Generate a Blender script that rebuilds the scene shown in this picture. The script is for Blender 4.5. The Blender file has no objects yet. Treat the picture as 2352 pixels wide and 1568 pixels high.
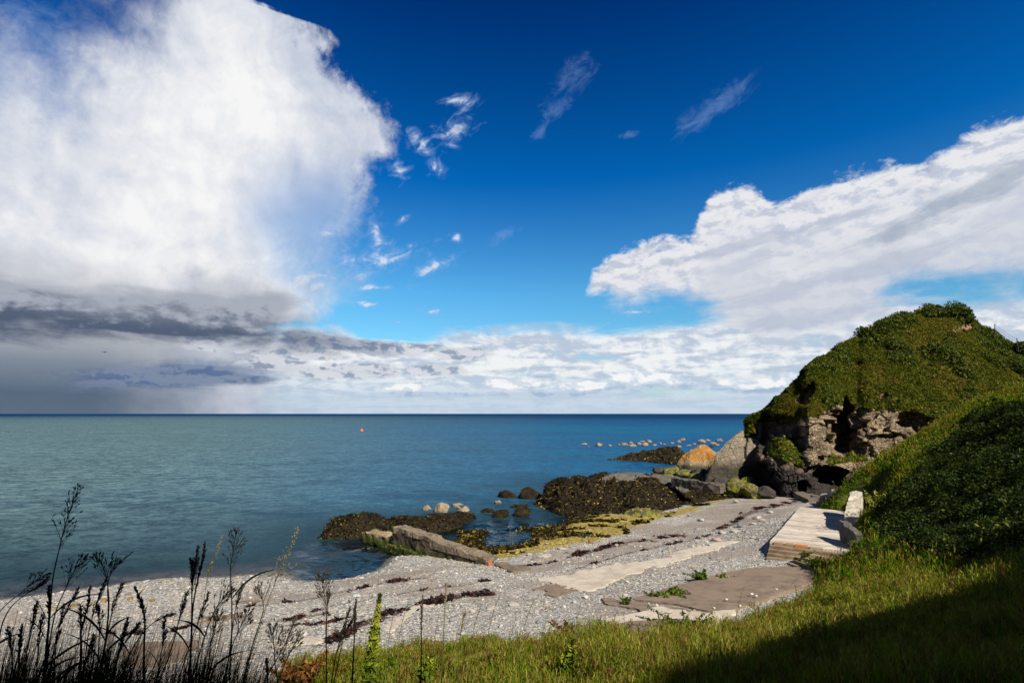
# Rocky cove below a grassed headland: pebble beach, old pier wall, slipway, sea and clouds.
import bpy, math, random
import numpy as np
from mathutils import Vector

rng = np.random.default_rng(11)
random.seed(5)
C = bpy.context.scene.collection

# ------------------------------------------------------------------ survey: photograph -> place
H = 10.5                       # eye height above the sea
PITCH = math.radians(8.02)
FPX = 512.0
S = 1024.0 / 2352.0
FWD = np.array([0, math.cos(PITCH), math.sin(PITCH)])
UP = np.array([0, -math.sin(PITCH), math.cos(PITCH)])

def ray(px, py):
    px = np.asarray(px, float); py = np.asarray(py, float)
    a = (px * S - 512.0) / FPX
    b = (341.2 - py * S) / FPX
    return np.stack([a, FWD[1] + b * UP[1], FWD[2] + b * UP[2]], -1)

def W(px, py, z=None, d=None):
    r = ray(px, py)
    t = (np.asarray(z) - H) / r[..., 2] if d is None else np.asarray(d) / r[..., 1]
    return r * np.asarray(t)[..., None] + np.array([0, 0, H])

def project(P):
    v = P - np.array([0, 0, H])
    f = v @ FWD
    a = v[:, 0] / np.maximum(f, 1e-3); b = (v @ UP) / np.maximum(f, 1e-3)
    return (a * FPX + 512) / S, (341.2 - b * FPX) / S, f

def azel(px, py):
    r = ray(px, py); r = r / np.linalg.norm(r)
    return math.degrees(math.atan2(r[0], r[1])), math.degrees(math.asin(r[2]))

SUN_EL = math.radians(40.0)
SUN_H = np.array([0.52, -0.854])
SUN = np.array([SUN_H[0] * math.cos(SUN_EL), SUN_H[1] * math.cos(SUN_EL), math.sin(SUN_EL)])

# ------------------------------------------------------------------ noise
def _h(ix, iy, iz, seed):
    n = (ix.astype(np.int64) * 374761393 + iy.astype(np.int64) * 668265263 + iz.astype(np.int64) * 2147483647 * 3 + seed * 1274126177) & 0xFFFFFFFF
    n = ((n ^ (n >> 13)) * 1274126177) & 0xFFFFFFFF
    n = ((n ^ (n >> 16)) * 2246822519) & 0xFFFFFFFF
    n = n ^ (n >> 15)
    return (n & 0xFFFFFF) / float(0xFFFFFF)

def vnoise(P, seed=0):
    P = np.asarray(P, float)
    if P.shape[-1] == 2: P = np.concatenate([P, np.zeros(P.shape[:-1] + (1,))], -1)
    i = np.floor(P); f = P - i; f = f * f * f * (f * (f * 6 - 15) + 10); i = i.astype(np.int64)
    out = 0
    for dx in (0, 1):
        wx = f[..., 0] if dx else 1 - f[..., 0]
        for dy in (0, 1):
            wy = f[..., 1] if dy else 1 - f[..., 1]
            for dz in (0, 1):
                wz = f[..., 2] if dz else 1 - f[..., 2]
                out = out + wx * wy * wz * _h(i[..., 0] + dx, i[..., 1] + dy, i[..., 2] + dz, seed)
    return out * 2 - 1

def fbm(P, octv=4, seed=0, gain=.5, lac=2.03):
    P = np.asarray(P, float); a = 1.0; s = 0; t = 0
    for o in range(octv):
        s = s + a * vnoise(P * lac ** o + o * 17.3, seed + o); t += a; a *= gain
    return s / t

def ridged(P, octv=4, seed=0):
    P = np.asarray(P, float); a = 1.0; s = 0; t = 0
    for o in range(octv):
        s = s + a * (1 - np.abs(vnoise(P * 2.03 ** o + o * 9.1, seed + o))); t += a; a *= .5
    return s / t

def worley(P, seed=0):
    """distance to the nearest cell point, to the border between cells, and a random number per cell"""
    P = np.asarray(P, float); i = np.floor(P).astype(np.int64)
    f1 = np.full(P.shape[0], 9.0); f2 = f1.copy(); cid = np.zeros(P.shape[0])
    for dx in (-1, 0, 1):
        for dy in (-1, 0, 1):
            for dz in (-1, 0, 1):
                a, b, c = i[:, 0] + dx, i[:, 1] + dy, i[:, 2] + dz
                q = np.stack([a + _h(a, b, c, seed), b + _h(a, b, c, seed + 1), c + _h(a, b, c, seed + 2)], -1)
                d = np.linalg.norm(P - q, axis=1)
                new = d < f1
                f2 = np.where(new, f1, np.minimum(f2, d))
                cid = np.where(new, _h(a, b, c, seed + 3), cid); f1 = np.where(new, d, f1)
    return f1, f2 - f1, cid

def on_ground(px, py, zfun, lift=0., d0=2., d1=60.):
    """where the line of sight through a survey point meets the ground"""
    d = np.arange(d0, d1, .05); q = W(np.full(d.shape, float(px)), np.full(d.shape, float(py)), d=d)
    hit = q[:, 2] < zfun(q[:, 0], q[:, 1]) + lift
    return q[int(np.argmax(hit))] if hit.any() else q[-1]

def smooth(a, b, x):
    t = np.clip((x - a) / (b - a), 0, 1); return t * t * (3 - 2 * t)

# ------------------------------------------------------------------ objects and meshes
def link(name, data, parent=None):
    o = bpy.data.objects.new(name, data); C.objects.link(o)
    if parent is not None: o.parent = parent
    return o

def tag(o, label=None, cat=None, group=None, kind=None):
    if label: o['label'] = label
    if cat: o['category'] = cat
    if group: o['group'] = group
    if kind or cat: o['kind'] = kind or 'thing'
    return o

def thing(name, loc, label, cat, group=None):
    o = link(name, None); o.location = Vector([float(v) for v in loc])
    return tag(o, label, cat, group)

def raw_mesh(name, V, F, mat=None, tint=None, attrs=None, smooth_shade=True, origin=None):
    """V (n,3); F an (m,k) array or a list of such arrays"""
    V = np.asarray(V, np.float32)
    if origin is not None: V = V - np.asarray(origin, np.float32)
    Fs = [np.asarray(f, np.int32) for f in (F if isinstance(F, list) else [F]) if len(f)]
    me = bpy.data.meshes.new(name)
    me.vertices.add(len(V)); me.vertices.foreach_set('co', V.ravel())
    loops = np.concatenate([f.ravel() for f in Fs]); tot = np.concatenate([np.full(len(f), f.shape[1], np.int32) for f in Fs])
    start = np.concatenate([[0], np.cumsum(tot)[:-1]]).astype(np.int32)
    me.loops.add(len(loops)); me.loops.foreach_set('vertex_index', loops)
    me.polygons.add(len(tot)); me.polygons.foreach_set('loop_start', start); me.polygons.foreach_set('loop_total', tot)
    me.polygons.foreach_set('use_smooth', np.full(len(tot), bool(smooth_shade)))
    if tint is not None:
        t = np.asarray(tint, np.float32)
        if t.shape[1] == 3: t = np.concatenate([t, np.ones((len(t), 1), np.float32)], 1)
        a = me.attributes.new('tint', 'FLOAT_COLOR', 'POINT'); a.data.foreach_set('color', t.ravel())
    for k, v in (attrs or {}).items():
        a = me.attributes.new(k, 'FLOAT', 'POINT'); a.data.foreach_set('value', np.asarray(v, np.float32))
    me.update(calc_edges=True); me.validate()
    if mat: me.materials.append(mat)
    return me

def mesh_obj(name, V, F, mat=None, parent=None, origin=None, **k):
    """one mesh object; ORIGIN is its origin in the world (the parent's place when it is a part)"""
    if origin is None and parent is not None: origin = np.array(parent.location)
    if origin is None:
        origin = np.array([V[:, 0].mean(), V[:, 1].mean(), V[:, 2].min()])
    o = link(name, raw_mesh(name, V, F, mat, origin=origin, **k), parent)
    if parent is None: o.location = Vector([float(v) for v in origin])
    return o

def grid_faces(nr, nc, off=0):
    i = np.arange(nr - 1)[:, None] * nc + np.arange(nc - 1)[None]
    i = i.ravel() + off
    return np.stack([i, i + 1, i + nc + 1, i + nc], 1)

class Bag:
    """collects pieces into one mesh"""
    def __init__(s): s.V = []; s.F3 = []; s.F4 = []; s.T = []; s.n = 0
    def add(s, V, F, t=None):
        V = np.asarray(V, float); F = np.asarray(F, int)
        (s.F3 if F.shape[1] == 3 else s.F4).append(F + s.n); s.V.append(V); s.n += len(V)
        if t is not None:
            t = np.asarray(t, float); s.T.append(np.broadcast_to(t, (len(V), 3)) if t.ndim == 1 else t)
    def build(s, name, mat, parent=None, **k):
        F = [np.concatenate(x) for x in (s.F3, s.F4) if x]
        return mesh_obj(name, np.concatenate(s.V), F, mat, parent, tint=np.concatenate(s.T) if s.T else None, **k)

def patch(c00, c10, c11, c01, nu, nv):
    u = np.linspace(0, 1, nu + 1)[None, :, None]; v = np.linspace(0, 1, nv + 1)[:, None, None]
    c00, c10, c11, c01 = [np.asarray(c, float) for c in (c00, c10, c11, c01)]
    P = (c00 * (1 - u) + c10 * u) * (1 - v) + (c01 * (1 - u) + c11 * u) * v
    return P.reshape(-1, 3), grid_faces(nv + 1, nu + 1)

def rough(V, amp, freq, seed=0, octv=3):
    V = np.asarray(V, float)
    return V + amp * np.stack([fbm(V * freq, octv, seed + 10 * k) for k in range(3)], -1)

def hexa(c, res, bag, amp=0, freq=3., seed=0, bottom=False, tint=None, chip=0.):
    """rough slab from 8 corners: c[0:4] bottom counter-clockwise, c[4:8] top; faces subdivided to about RES metres"""
    c = [np.asarray(p, float) for p in c]
    def n(a, b): return max(1, int(round(np.linalg.norm(a - b) / res)))
    fs = [(4, 5, 6, 7), (0, 1, 5, 4), (1, 2, 6, 5), (2, 3, 7, 6), (3, 0, 4, 7)]
    if bottom: fs.append((3, 2, 1, 0))
    for a, b, d, e in fs:
        V, F = patch(c[a], c[b], c[d], c[e], max(n(c[a], c[b]), n(c[e], c[d])), max(n(c[a], c[e]), n(c[b], c[d])))
        if amp: V = rough(V, amp, freq, seed)
        if chip:
            f1, e_, cid = worley(V * np.array([1.1, 1.1, 2.2]) + .3 * vnoise(V * 1.5, seed)[:, None], seed + 7); f1b, e2, cid2 = worley(V * np.array([2.9, 2.9, 4.2]), seed + 9)
            mid_ = np.mean(c, axis=0); V = V + (mid_ - V) * np.array([.0, .0, 1.]) * (chip * smooth(.55, .95, cid) * .5)[:, None]
            dr = V - mid_; dr[:, 2] = 0; dr /= np.linalg.norm(dr, axis=1)[:, None] + 1e-6; V = V + (chip * .35 * (cid - .5) + chip * .22 * (cid2 - .5))[:, None] * np.array([0, 0, 1.]) - dr * (chip * .25 * smooth(.08, .0, e_))[:, None]
        bag.add(V, F, tint)

def box(cx, cy, z0, z1, lx, ly, rot=0):
    co, si = math.cos(rot), math.sin(rot)
    q = [(-lx / 2, -ly / 2), (lx / 2, -ly / 2), (lx / 2, ly / 2), (-lx / 2, ly / 2)]
    q = [(cx + a * co - b * si, cy + a * si + b * co) for a, b in q]
    return [(x, y, z0) for x, y in q] + [(x, y, z1) for x, y in q]

def tube(pts, rad, n=6, cap=True):
    pts = np.asarray(pts, float); rad = np.broadcast_to(np.asarray(rad, float), (len(pts),))
    t = np.gradient(pts, axis=0); t /= np.linalg.norm(t, axis=1)[:, None] + 1e-9
    a = np.cross(t, np.array([0.31, 0.87, 0.11])); a /= np.linalg.norm(a, axis=1)[:, None] + 1e-9
    b = np.cross(t, a)
    th = np.linspace(0, 2 * np.pi, n, endpoint=False)
    P = pts[:, None] + rad[:, None, None] * (a[:, None] * np.cos(th)[None, :, None] + b[:, None] * np.sin(th)[None, :, None])
    m = len(pts); F = []
    for i in range(m - 1):
        for j in range(n):
            k = (j + 1) % n; F.append((i * n + j, i * n + k, (i + 1) * n + k, (i + 1) * n + j))
    return P.reshape(-1, 3), np.array(F)

def ico(sub):
    import bmesh
    bm = bmesh.new(); bmesh.ops.create_icosphere(bm, subdivisions=sub, radius=1)
    V = np.array([v.co[:] for v in bm.verts]); F = np.array([[v.index for v in f.verts] for f in bm.faces]); bm.free()
    return V, F
ICO = {k: ico(k) for k in (1, 2, 3, 4, 5)}

def inpoly(x, y, poly):
    x = np.asarray(x, float); y = np.asarray(y, float); r = np.zeros(x.shape, bool); n = len(poly)
    for i in range(n):
        x0, y0 = poly[i]; x1, y1 = poly[(i + 1) % n]
        if y0 == y1: continue
        c = ((y0 > y) != (y1 > y)) & (x < (x1 - x0) * (y - y0) / (y1 - y0) + x0); r ^= c
    return r

def linedist(x, y, line):
    d = np.full(np.shape(x), 1e9)
    for (x0, y0), (x1, y1) in zip(line[:-1], line[1:]):
        L = (x1 - x0) ** 2 + (y1 - y0) ** 2
        t = np.clip(((x - x0) * (x1 - x0) + (y - y0) * (y1 - y0)) / L, 0, 1)
        d = np.minimum(d, np.hypot(x - x0 - t * (x1 - x0), y - y0 - t * (y1 - y0)))
    return d

class TPS:
    """thin-plate height surface through surveyed points"""
    def __init__(s, P, reg=.02):
        P = np.asarray(P, float); s.p = P[:, :2] / 10.; n = len(P)
        K = s._k(s.p); K[np.arange(n), np.arange(n)] += reg
        Q = np.concatenate([np.ones((n, 1)), s.p], 1)
        A = np.block([[K, Q], [Q.T, np.zeros((3, 3))]])
        s.w = np.linalg.solve(A, np.concatenate([P[:, 2], np.zeros(3)]))
    def _k(s, q):
        r2 = ((q[:, None] - s.p[None]) ** 2).sum(-1)
        return .5 * r2 * np.log(r2 + 1e-12)
    def __call__(s, x, y):
        sh = np.shape(x); q = np.stack([np.ravel(x), np.ravel(y)], 1) / 10.; out = np.empty(len(q))
        for i in range(0, len(q), 20000):
            c = q[i:i + 20000]; out[i:i + 20000] = s._k(c) @ s.w[:-3] + s.w[-3] + c @ s.w[-2:]
        return out.reshape(sh)

# ------------------------------------------------------------------ node helpers
class NT:
    def __init__(s, tree): s.t = tree; tree.nodes.clear()
    def n(s, typ, **p):
        nd = s.t.nodes.new(typ)
        for k, v in p.items(): setattr(nd, k, v)
        return nd
    def l(s, a, b): s.t.links.new(a, b)
    def put(s, sock, v):
        if isinstance(v, bpy.types.NodeSocket): s.l(v, sock)
        elif isinstance(v, (tuple, list)) and sock.type == 'RGBA' and len(v) == 3: sock.default_value = (*v, 1)
        else: sock.default_value = v
    def m(s, op, a, b=None, c=None, clamp=False):
        nd = s.n('ShaderNodeMath', operation=op, use_clamp=clamp)
        for i, v in enumerate((a, b, c)):
            if v is not None: s.put(nd.inputs[i], v)
        return nd.outputs[0]
    def add(s, a, b): return s.m('ADD', a, b)
    def sub(s, a, b): return s.m('SUBTRACT', a, b)
    def mul(s, a, b): return s.m('MULTIPLY', a, b)
    def mad(s, a, b, c): return s.m('MULTIPLY_ADD', a, b, c)
    def step(s, a, b, x):
        nd = s.n('ShaderNodeMapRange', interpolation_type='SMOOTHSTEP', clamp=True)
        s.put(nd.inputs['Value'], x); s.put(nd.inputs['From Min'], a); s.put(nd.inputs['From Max'], b)
        return nd.outputs['Result']
    def lin(s, x, a, b, c, d):
        nd = s.n('ShaderNodeMapRange', clamp=True)
        for k, v in (('Value', x), ('From Min', a), ('From Max', b), ('To Min', c), ('To Max', d)): s.put(nd.inputs[k], v)
        return nd.outputs['Result']
    def noise(s, vec, scale, detail=4, rough=.5, dist=0, lac=2., dim='3D'):
        nd = s.n('ShaderNodeTexNoise', noise_dimensions=dim)
        s.put(nd.inputs['Vector'], vec)
        for k, v in (('Scale', scale), ('Detail', detail), ('Roughness', rough), ('Distortion', dist), ('Lacunarity', lac)): s.put(nd.inputs[k], v)
        return nd.outputs['Fac']
    def vor(s, vec, scale, feature='F1', out='Distance', rnd=1.):
        nd = s.n('ShaderNodeTexVoronoi', feature=feature)
        s.put(nd.inputs['Vector'], vec); s.put(nd.inputs['Scale'], scale); s.put(nd.inputs['Randomness'], rnd)
        return nd.outputs[out]
    def mix(s, f, a, b, blend='MIX'):
        nd = s.n('ShaderNodeMix', data_type='RGBA', blend_type=blend)
        s.put(nd.inputs[0], f); s.put(nd.inputs[6], a); s.put(nd.inputs[7], b)
        return nd.outputs[2]
    def ramp(s, f, stops, interp='LINEAR'):
        nd = s.n('ShaderNodeValToRGB'); cr = nd.color_ramp; cr.interpolation = interp
        while len(cr.elements) < len(stops): cr.elements.new(.5)
        for e, (p, c) in zip(cr.elements, stops):
            e.position = p; e.color = (*c, 1) if len(c) == 3 else c
        s.put(nd.inputs[0], f); return nd.outputs[0]
    def xyz(s, x, y, z=0.):
        nd = s.n('ShaderNodeCombineXYZ')
        for i, v in enumerate((x, y, z)): s.put(nd.inputs[i], v)
        return nd.outputs[0]
    def sep(s, v):
        nd = s.n('ShaderNodeSeparateXYZ'); s.put(nd.inputs[0], v); return nd.outputs
    def vmul(s, v, k):
        nd = s.n('ShaderNodeVectorMath', operation='MULTIPLY'); s.put(nd.inputs[0], v); nd.inputs[1].default_value = k; return nd.outputs[0]
    def vadd(s, v, k):
        nd = s.n('ShaderNodeVectorMath', operation='ADD'); s.put(nd.inputs[0], v); s.put(nd.inputs[1], k); return nd.outputs[0]
    def attr(s, name, out='Fac'):
        nd = s.n('ShaderNodeAttribute', attribute_name=name); return nd.outputs[out]
    def curve(s, x, pts):
        """piecewise smooth function through (x, y) points"""
        pts = sorted(pts); x0, x1 = pts[0][0], pts[-1][0]; ys = [p[1] for p in pts]; y0, y1 = min(ys), max(ys); y1 = max(y1, y0 + 1e-3)
        nd = s.n('ShaderNodeFloatCurve'); cv = nd.mapping.curves[0]
        q = [((a - x0) / (x1 - x0), (b - y0) / (y1 - y0)) for a, b in pts]
        while len(cv.points) < len(q): cv.points.new(.5, .5)
        for p, (a, b) in zip(cv.points, q): p.location = (a, b); p.handle_type = 'AUTO_CLAMPED'
        nd.mapping.update(); s.put(nd.inputs['Value'], s.lin(x, x0, x1, 0, 1))
        return s.mad(nd.outputs[0], y1 - y0, y0)
    def bump(s, h, strength=.5, dist=.05, normal=None):
        nd = s.n('ShaderNodeBump'); s.put(nd.inputs['Height'], h); s.put(nd.inputs['Strength'], strength); s.put(nd.inputs['Distance'], dist)
        if normal is not None: s.l(normal, nd.inputs['Normal'])
        return nd.outputs[0]
    def principled(s, color, rough=.8, spec=.3, normal=None, **k):
        nd = s.n('ShaderNodeBsdfPrincipled'); s.put(nd.inputs['Base Color'], color); s.put(nd.inputs['Roughness'], rough)
        s.put(nd.inputs['Specular IOR Level'], spec)
        for kk, v in k.items(): s.put(nd.inputs[kk.replace('_', ' ')], v)
        if normal is not None: s.l(normal, nd.inputs['Normal'])
        return nd.outputs[0]
    def out(s, sh, node='ShaderNodeOutputMaterial'):
        o = s.n(node); s.l(sh, o.inputs['Surface'])

def material(name):
    m = bpy.data.materials.new(name); m.use_nodes = True
    return m, NT(m.node_tree)
def wpos(N): return N.n('ShaderNodeNewGeometry').outputs['Position']
# ------------------------------------------------------------------ sky, clouds and sun
def build_world():
    w = bpy.data.worlds.new('World'); bpy.context.scene.world = w; w.use_nodes = True
    N = NT(w.node_tree)
    d = N.n('ShaderNodeTexCoord').outputs['Generated']
    x, y, z = N.sep(d)
    az = N.mul(N.m('ARCTAN2', x, y), 57.29578)
    el = N.mul(N.m('ARCSINE', z), 57.29578)
    sky = N.n('ShaderNodeTexSky', sky_type='NISHITA'); sky.sun_disc = False
    sky.sun_elevation = SUN_EL; sky.sun_rotation = math.atan2(SUN_H[0], SUN_H[1])
    sky.air_density = 1.0; sky.dust_density = 0.3; sky.ozone_density = 2.5
    # the deep, polarised blue of the photograph
    tint = N.ramp(N.lin(el, 0, 60, 0, 1), [(0, SKYT[0]), (.07, SKYT[1]), (.22, SKYT[2]), (.42, SKYT[3]), (.7, SKYT[4])])
    blue = N.mix(1.0, sky.outputs[0], tint, 'MULTIPLY')

    p = N.xyz(az, el, 0)
    def ae(pts): return [azel(*q) for q in pts]
    def X_of_el(pts): return N.curve(el, [(e, a) for a, e in ae(pts)])
    def Y_of_az(pts): return N.curve(az, ae(pts))
    c5 = lambda v: N.sub(v, .5)
    n_big = c5(N.noise(p, .085, 9, .56, .25))
    n_mid = c5(N.noise(N.vadd(p, (40, 7, 3)), .30, 8, .6, .4))
    n_fine = c5(N.noise(N.vadd(p, (11, 71, 9)), .8, 6, .62, .5))
    n_str = c5(N.noise(N.vmul(p, (.05, .33, 1)), 1.0, 8, .6, .6))        # flat layers
    n_str2 = c5(N.noise(N.vadd(N.vmul(p, (.14, .6, 1)), (9, 3, 5)), 1.0, 8, .62, .8))
    # layers seen ever more edge-on towards the horizon
    lel = N.mul(N.m('LOGARITHM', N.mad(el, .3, 1.15), 2.718281828), 5.2)
    hz = N.xyz(N.mul(az, .085), lel, 0)
    n_hz = c5(N.noise(hz, 1.0, 8, .60, .5)); n_hz2 = c5(N.noise(N.vadd(N.vmul(hz, (1.7, 1.6, 1)), (7, 2, 5)), 1.0, 7, .6, .6))
    # along the right-hand bank, which climbs to the right
    bu = N.mad(az, .966, N.mul(el, .259)); bv = N.mad(el, .966, N.mul(az, -.259))
    n_bk = c5(N.noise(N.xyz(N.mul(bu, .06), N.mul(bv, .30), 4), 1.0, 8, .58, .5)); n_bk2 = c5(N.noise(N.xyz(N.mul(bu, .16), N.mul(bv, .55), 9), 1.0, 7, .6, .5))
    n_soft = c5(N.noise(N.vadd(p, (19, 5, 8)), .075, 5, .5, .3))
    # puffs, with the same puffs seen a little towards the light for relief
    puff = N.noise(N.vadd(p, (3, 31, 2)), .22, 10, .6, .3)
    puffL = N.noise(N.vadd(p, (3 + .9, 31 + 1.0, 2)), .22, 10, .6, .3)
    relief = N.sub(puff, puffL)
    puff2 = N.noise(N.vadd(N.vmul(p, (.8, 1.4, 1)), (23, 1, 2)), .5, 8, .62, .3)
    puff2L = N.noise(N.vadd(N.vmul(p, (.8, 1.4, 1)), (23 + .45, 1 + .75, 2)), .5, 8, .62, .3)
    relief2 = N.sub(puff2, puff2L)

    # A: the great cumulus on the left
    R = X_of_el([(430, -120), (540, -20), (575, 6), (625, 22), (655, 34), (700, 52), (722, 78), (735, 108), (752, 128), (772, 160), (805, 200), (850, 250), (885, 300), (880, 345), (850, 380), (840, 430), (830, 500), (770, 560), (750, 620), (760, 680), (720, 725), (600, 770), (600, 900), (600, 949)])
    T = Y_of_az([(-900, 90), (-300, 140), (0, 132), (80, 130), (170, 110), (260, 66), (330, 22), (430, -45), (560, -160), (900, -300)])
    sA = N.m('MINIMUM', N.sub(R, az), N.sub(T, el))
    softA = N.curve(el, [(e, v) for (a, e), v in zip(ae([(0, -100), (0, 120), (0, 300), (0, 430), (0, 520), (0, 640), (0, 760), (0, 949)]), [2.0, 2.4, 2.8, 6.5, 8.0, 3.2, 1.6, 1.2])])
    softA = N.add(softA, N.mul(N.step(-30, -38, az), 4.0))
    dA = N.add(N.add(sA, N.mul(n_big, 9)), N.add(N.mul(n_mid, 5.0), N.mad(n_fine, 3.6, N.mul(c5(puff), 8.0))))
    A = N.step(N.mul(softA, -.75), softA, dA)
    # thin violet-blue part of its skirt
    thin = N.mul(N.step(9, 0, N.m('ABSOLUTE', N.add(N.sub(az, azel(740, 490)[0]), N.mul(n_big, 8)))), N.step(8, 0, N.m('ABSOLUTE', N.sub(el, azel(740, 500)[1]))))
    A = N.mul(A, N.sub(1.0, N.mul(thin, .5)))
    # B: the bank climbing to the right
    Bt = Y_of_az([(1340, 690), (1357, 635), (1385, 605), (1430, 578), (1500, 556), (1560, 552), (1610, 492), (1680, 432), (1750, 445), (1780, 468), (1840, 440), (1920, 412), (2000, 388), (2080, 378), (2150, 368), (2200, 330), (2260, 300), (2352, 265), (2600, 200), (3400, 150)])
    Bb = Y_of_az([(1340, 690), (1370, 680), (1440, 702), (1520, 680), (1600, 700), (1700, 755), (1800, 780), (1900, 760), (2000, 730), (2120, 660), (2200, 655), (2352, 660), (2700, 680)])
    sB = N.m('MINIMUM', N.sub(Bt, el), N.add(N.sub(el, Bb), N.mul(n_str, 6)))
    dB = N.add(N.add(sB, N.mul(c5(puff2), 3.6)), N.add(N.mul(n_mid, 1.6), N.mul(n_fine, 1.0)))
    softB = N.lin(N.sub(Bt, el), 1.5, 6.0, .68, 2.8)
    B = N.mul(N.step(N.mul(softB, -.6), softB, dB), N.step(azel(1330, 640)[0], azel(1375, 640)[0], N.add(az, N.mul(n_fine, 2.0))))
    # D: the layered band above the horizon
    Dt = Y_of_az([(-1500, 560), (0, 700), (450, 775), (540, 765), (600, 752), (740, 750), (850, 768), (950, 772), (1100, 757), (1250, 752), (1400, 752), (1500, 748), (1650, 722), (1760, 700), (1900, 690), (2352, 690), (2900, 640)])
    sD = N.sub(Dt, el)
    gaps = N.mul(N.step(.05, .16, n_hz), N.step(azel(900, 800)[0], azel(1500, 800)[0], az))
    dD = N.add(sD, N.add(N.mul(n_hz2, 4.6), N.mul(n_hz, 3.0)))
    D = N.mul(N.step(-.5, 1.2, dD), N.sub(1.0, N.mul(gaps, .75)))
    # W: wisps
    big_ = 1.0
    def ell(px, py, rx, ry, rot=0.):
        a0, e0 = azel(px, py); k = 45. / 1024 * 1.0
        rx *= k * big_; ry *= k * big_; c, s_ = math.cos(math.radians(rot)), math.sin(math.radians(rot))
        da, de = N.sub(az, a0), N.sub(el, e0)
        u = N.mul(N.mad(da, c, N.mul(de, s_)), 1 / rx); v = N.mul(N.mad(de, c, N.mul(da, -s_)), 1 / ry)
        return N.sub(1.0, N.m('SQRT', N.mad(u, u, N.mul(v, v))))
    def union(vals):
        r = vals[0]
        for q in vals[1:]: r = N.m('MAXIMUM', r, q)
        return r
    big_ = 1.45
    wsp = union([ell(1045, 300, 62, 30, 20), ell(965, 325, 45, 24, -25), ell(1060, 232, 50, 20, 0), ell(1000, 385, 26, 22), ell(918, 392, 26, 30, 70),
                 ell(880, 600, 120, 34, 18), ell(810, 610, 55, 40, -20), ell(870, 550, 40, 34, -50), ell(1000, 612, 70, 20, 22), ell(755, 535, 34, 18, -10), ell(870, 660, 90, 9, 5),
                 ell(845, 698, 48, 10, 0), ell(990, 716, 34, 14), ell(1050, 545, 22, 12), ell(915, 740, 40, 7), ell(1470, 716, 60, 7), ell(700, 640, 70, 40, 10), ell(925, 505, 24, 10, 40)])
    fil = c5(N.noise(N.vadd(N.xyz(N.mad(az, .92, N.mul(el, .39)), N.mul(N.mad(el, .92, N.mul(az, -.39)), 1.9), 0), (5, 8, 1)), .42, 8, .66, .8))
    W1 = N.step(.25, 1.9, N.add(N.mul(wsp, 1.35), N.add(N.mul(fil, 3.6), N.mul(n_fine, 1.2))))
    big_ = 1.2
    cir = union([ell(1275, 255, 60, 34, 30), ell(1640, 245, 130, 30, 22), ell(1320, 175, 70, 40, 20), ell(1155, 540, 60, 18, 22), ell(1445, 310, 34, 10), ell(60, 40, 120, 60, -30), ell(1240, 300, 30, 20, 20), ell(1600, 280, 90, 10, 10)])
    W2 = N.mul(N.step(.15, 1.15, N.add(cir, N.add(N.mul(fil, 2.4), N.mul(n_mid, .7)))), .24)
    big_ = 1.0
    # behind the camera: broken cloud, so that the light from there is right too
    back = N.mul(N.mul(.5, N.step(75, 95, N.m('ABSOLUTE', az))), N.step(.0, .16, N.sub(n_big, .10)))

    # ---- brightness of each layer (1 = white)
    slate, blueslate, lilac, white = (.072, .102, .170), (.075, .14, .29), (.50, .57, .72), (.90, .90, .905)
    inner = N.lin(N.add(N.mul(sA, .030), N.add(N.mul(n_soft, 1.1), N.add(N.mul(relief, 1.25), N.mad(n_mid, .45, N.mul(n_fine, .12))))), -.12, .62, 0, 1)
    cA = N.mix(inner, (.56, .61, .72), (.92, .92, .92))
    edge = N.mul(N.step(6.5, -1.0, sA), N.step(azel(0, 60)[1], azel(0, 330)[1], el))
    cA = N.mix(N.mul(edge, .25), cA, (.52, .60, .74))
    cA = N.mix(N.mul(thin, .7), cA, (.47, .61, .82))
    cA = N.mix(N.mul(N.step(.02, .2, N.mad(n_mid, .7, N.mul(n_soft, .6))), N.mul(N.step(azel(0, 380)[1], azel(0, 560)[1], el), .6)), cA, (.50, .54, .63))
    cB = N.mix(N.mul(N.step(-.05, .11, N.mad(relief2, -.9, N.mul(n_bk, .15))), N.lin(N.sub(Bt, el), 1.5, 7, .9, .35)), (.80, .81, .84), (.50, .55, .68))
    cB = N.mix(N.mul(N.step(.0, .16, N.mad(n_bk, .8, N.mul(n_bk2, .4))), .6), cB, (.52, .56, .68))
    underB = N.step(2.0, 9.0, N.add(N.sub(Bt, el), N.mul(n_bk, 14)))
    cB = N.mix(N.mul(underB, .5), cB, (.48, .53, .64))
    streakB = N.step(0.0, .6, N.add(ell(2280, 425, 300, 26, 17), N.mul(n_bk2, 1.8)))
    cB = N.mix(N.mul(streakB, .65), cB, (.30, .37, .48))
    streakC = N.step(0.0, .7, N.add(union([ell(1900, 640, 330, 26, 10), ell(1800, 745, 360, 34, 6), ell(1720, 560, 260, 15, 8)]), N.mul(n_bk2, 2.2)))
    cB = N.mix(N.mul(streakC, .55), cB, (.42, .47, .60))
    cD = N.mix(N.step(-.12, .13, N.mad(relief2, -.6, N.mad(n_hz2, .9, N.mul(n_hz, .5)))), (.90, .905, .91), (.50, .575, .70))
    cD = N.mix(N.mul(N.step(5.0, 1.2, N.add(el, N.mul(n_hz, 3.5))), .8), cD, (.50, .62, .76))
    cW = N.mix(N.step(.25, .9, W1), (.30, .46, .78), (.80, .85, .93))

    col = blue
    # pale air close to the horizon
    col = N.mix(N.mul(N.step(4.0, .3, el), .55), col, (.48 / .1, .66 / .1, .82 / .1))
    def lay(col, a, c, k=1.0):
        return N.mix(N.mul(a, k), col, N.vmul(c, (10, 10, 10)))
    col = lay(col, W2, cW); col = lay(col, D, cD, .95); col = lay(col, B, cB); col = lay(col, W1, cW, .78); col = lay(col, A, cA)
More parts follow.
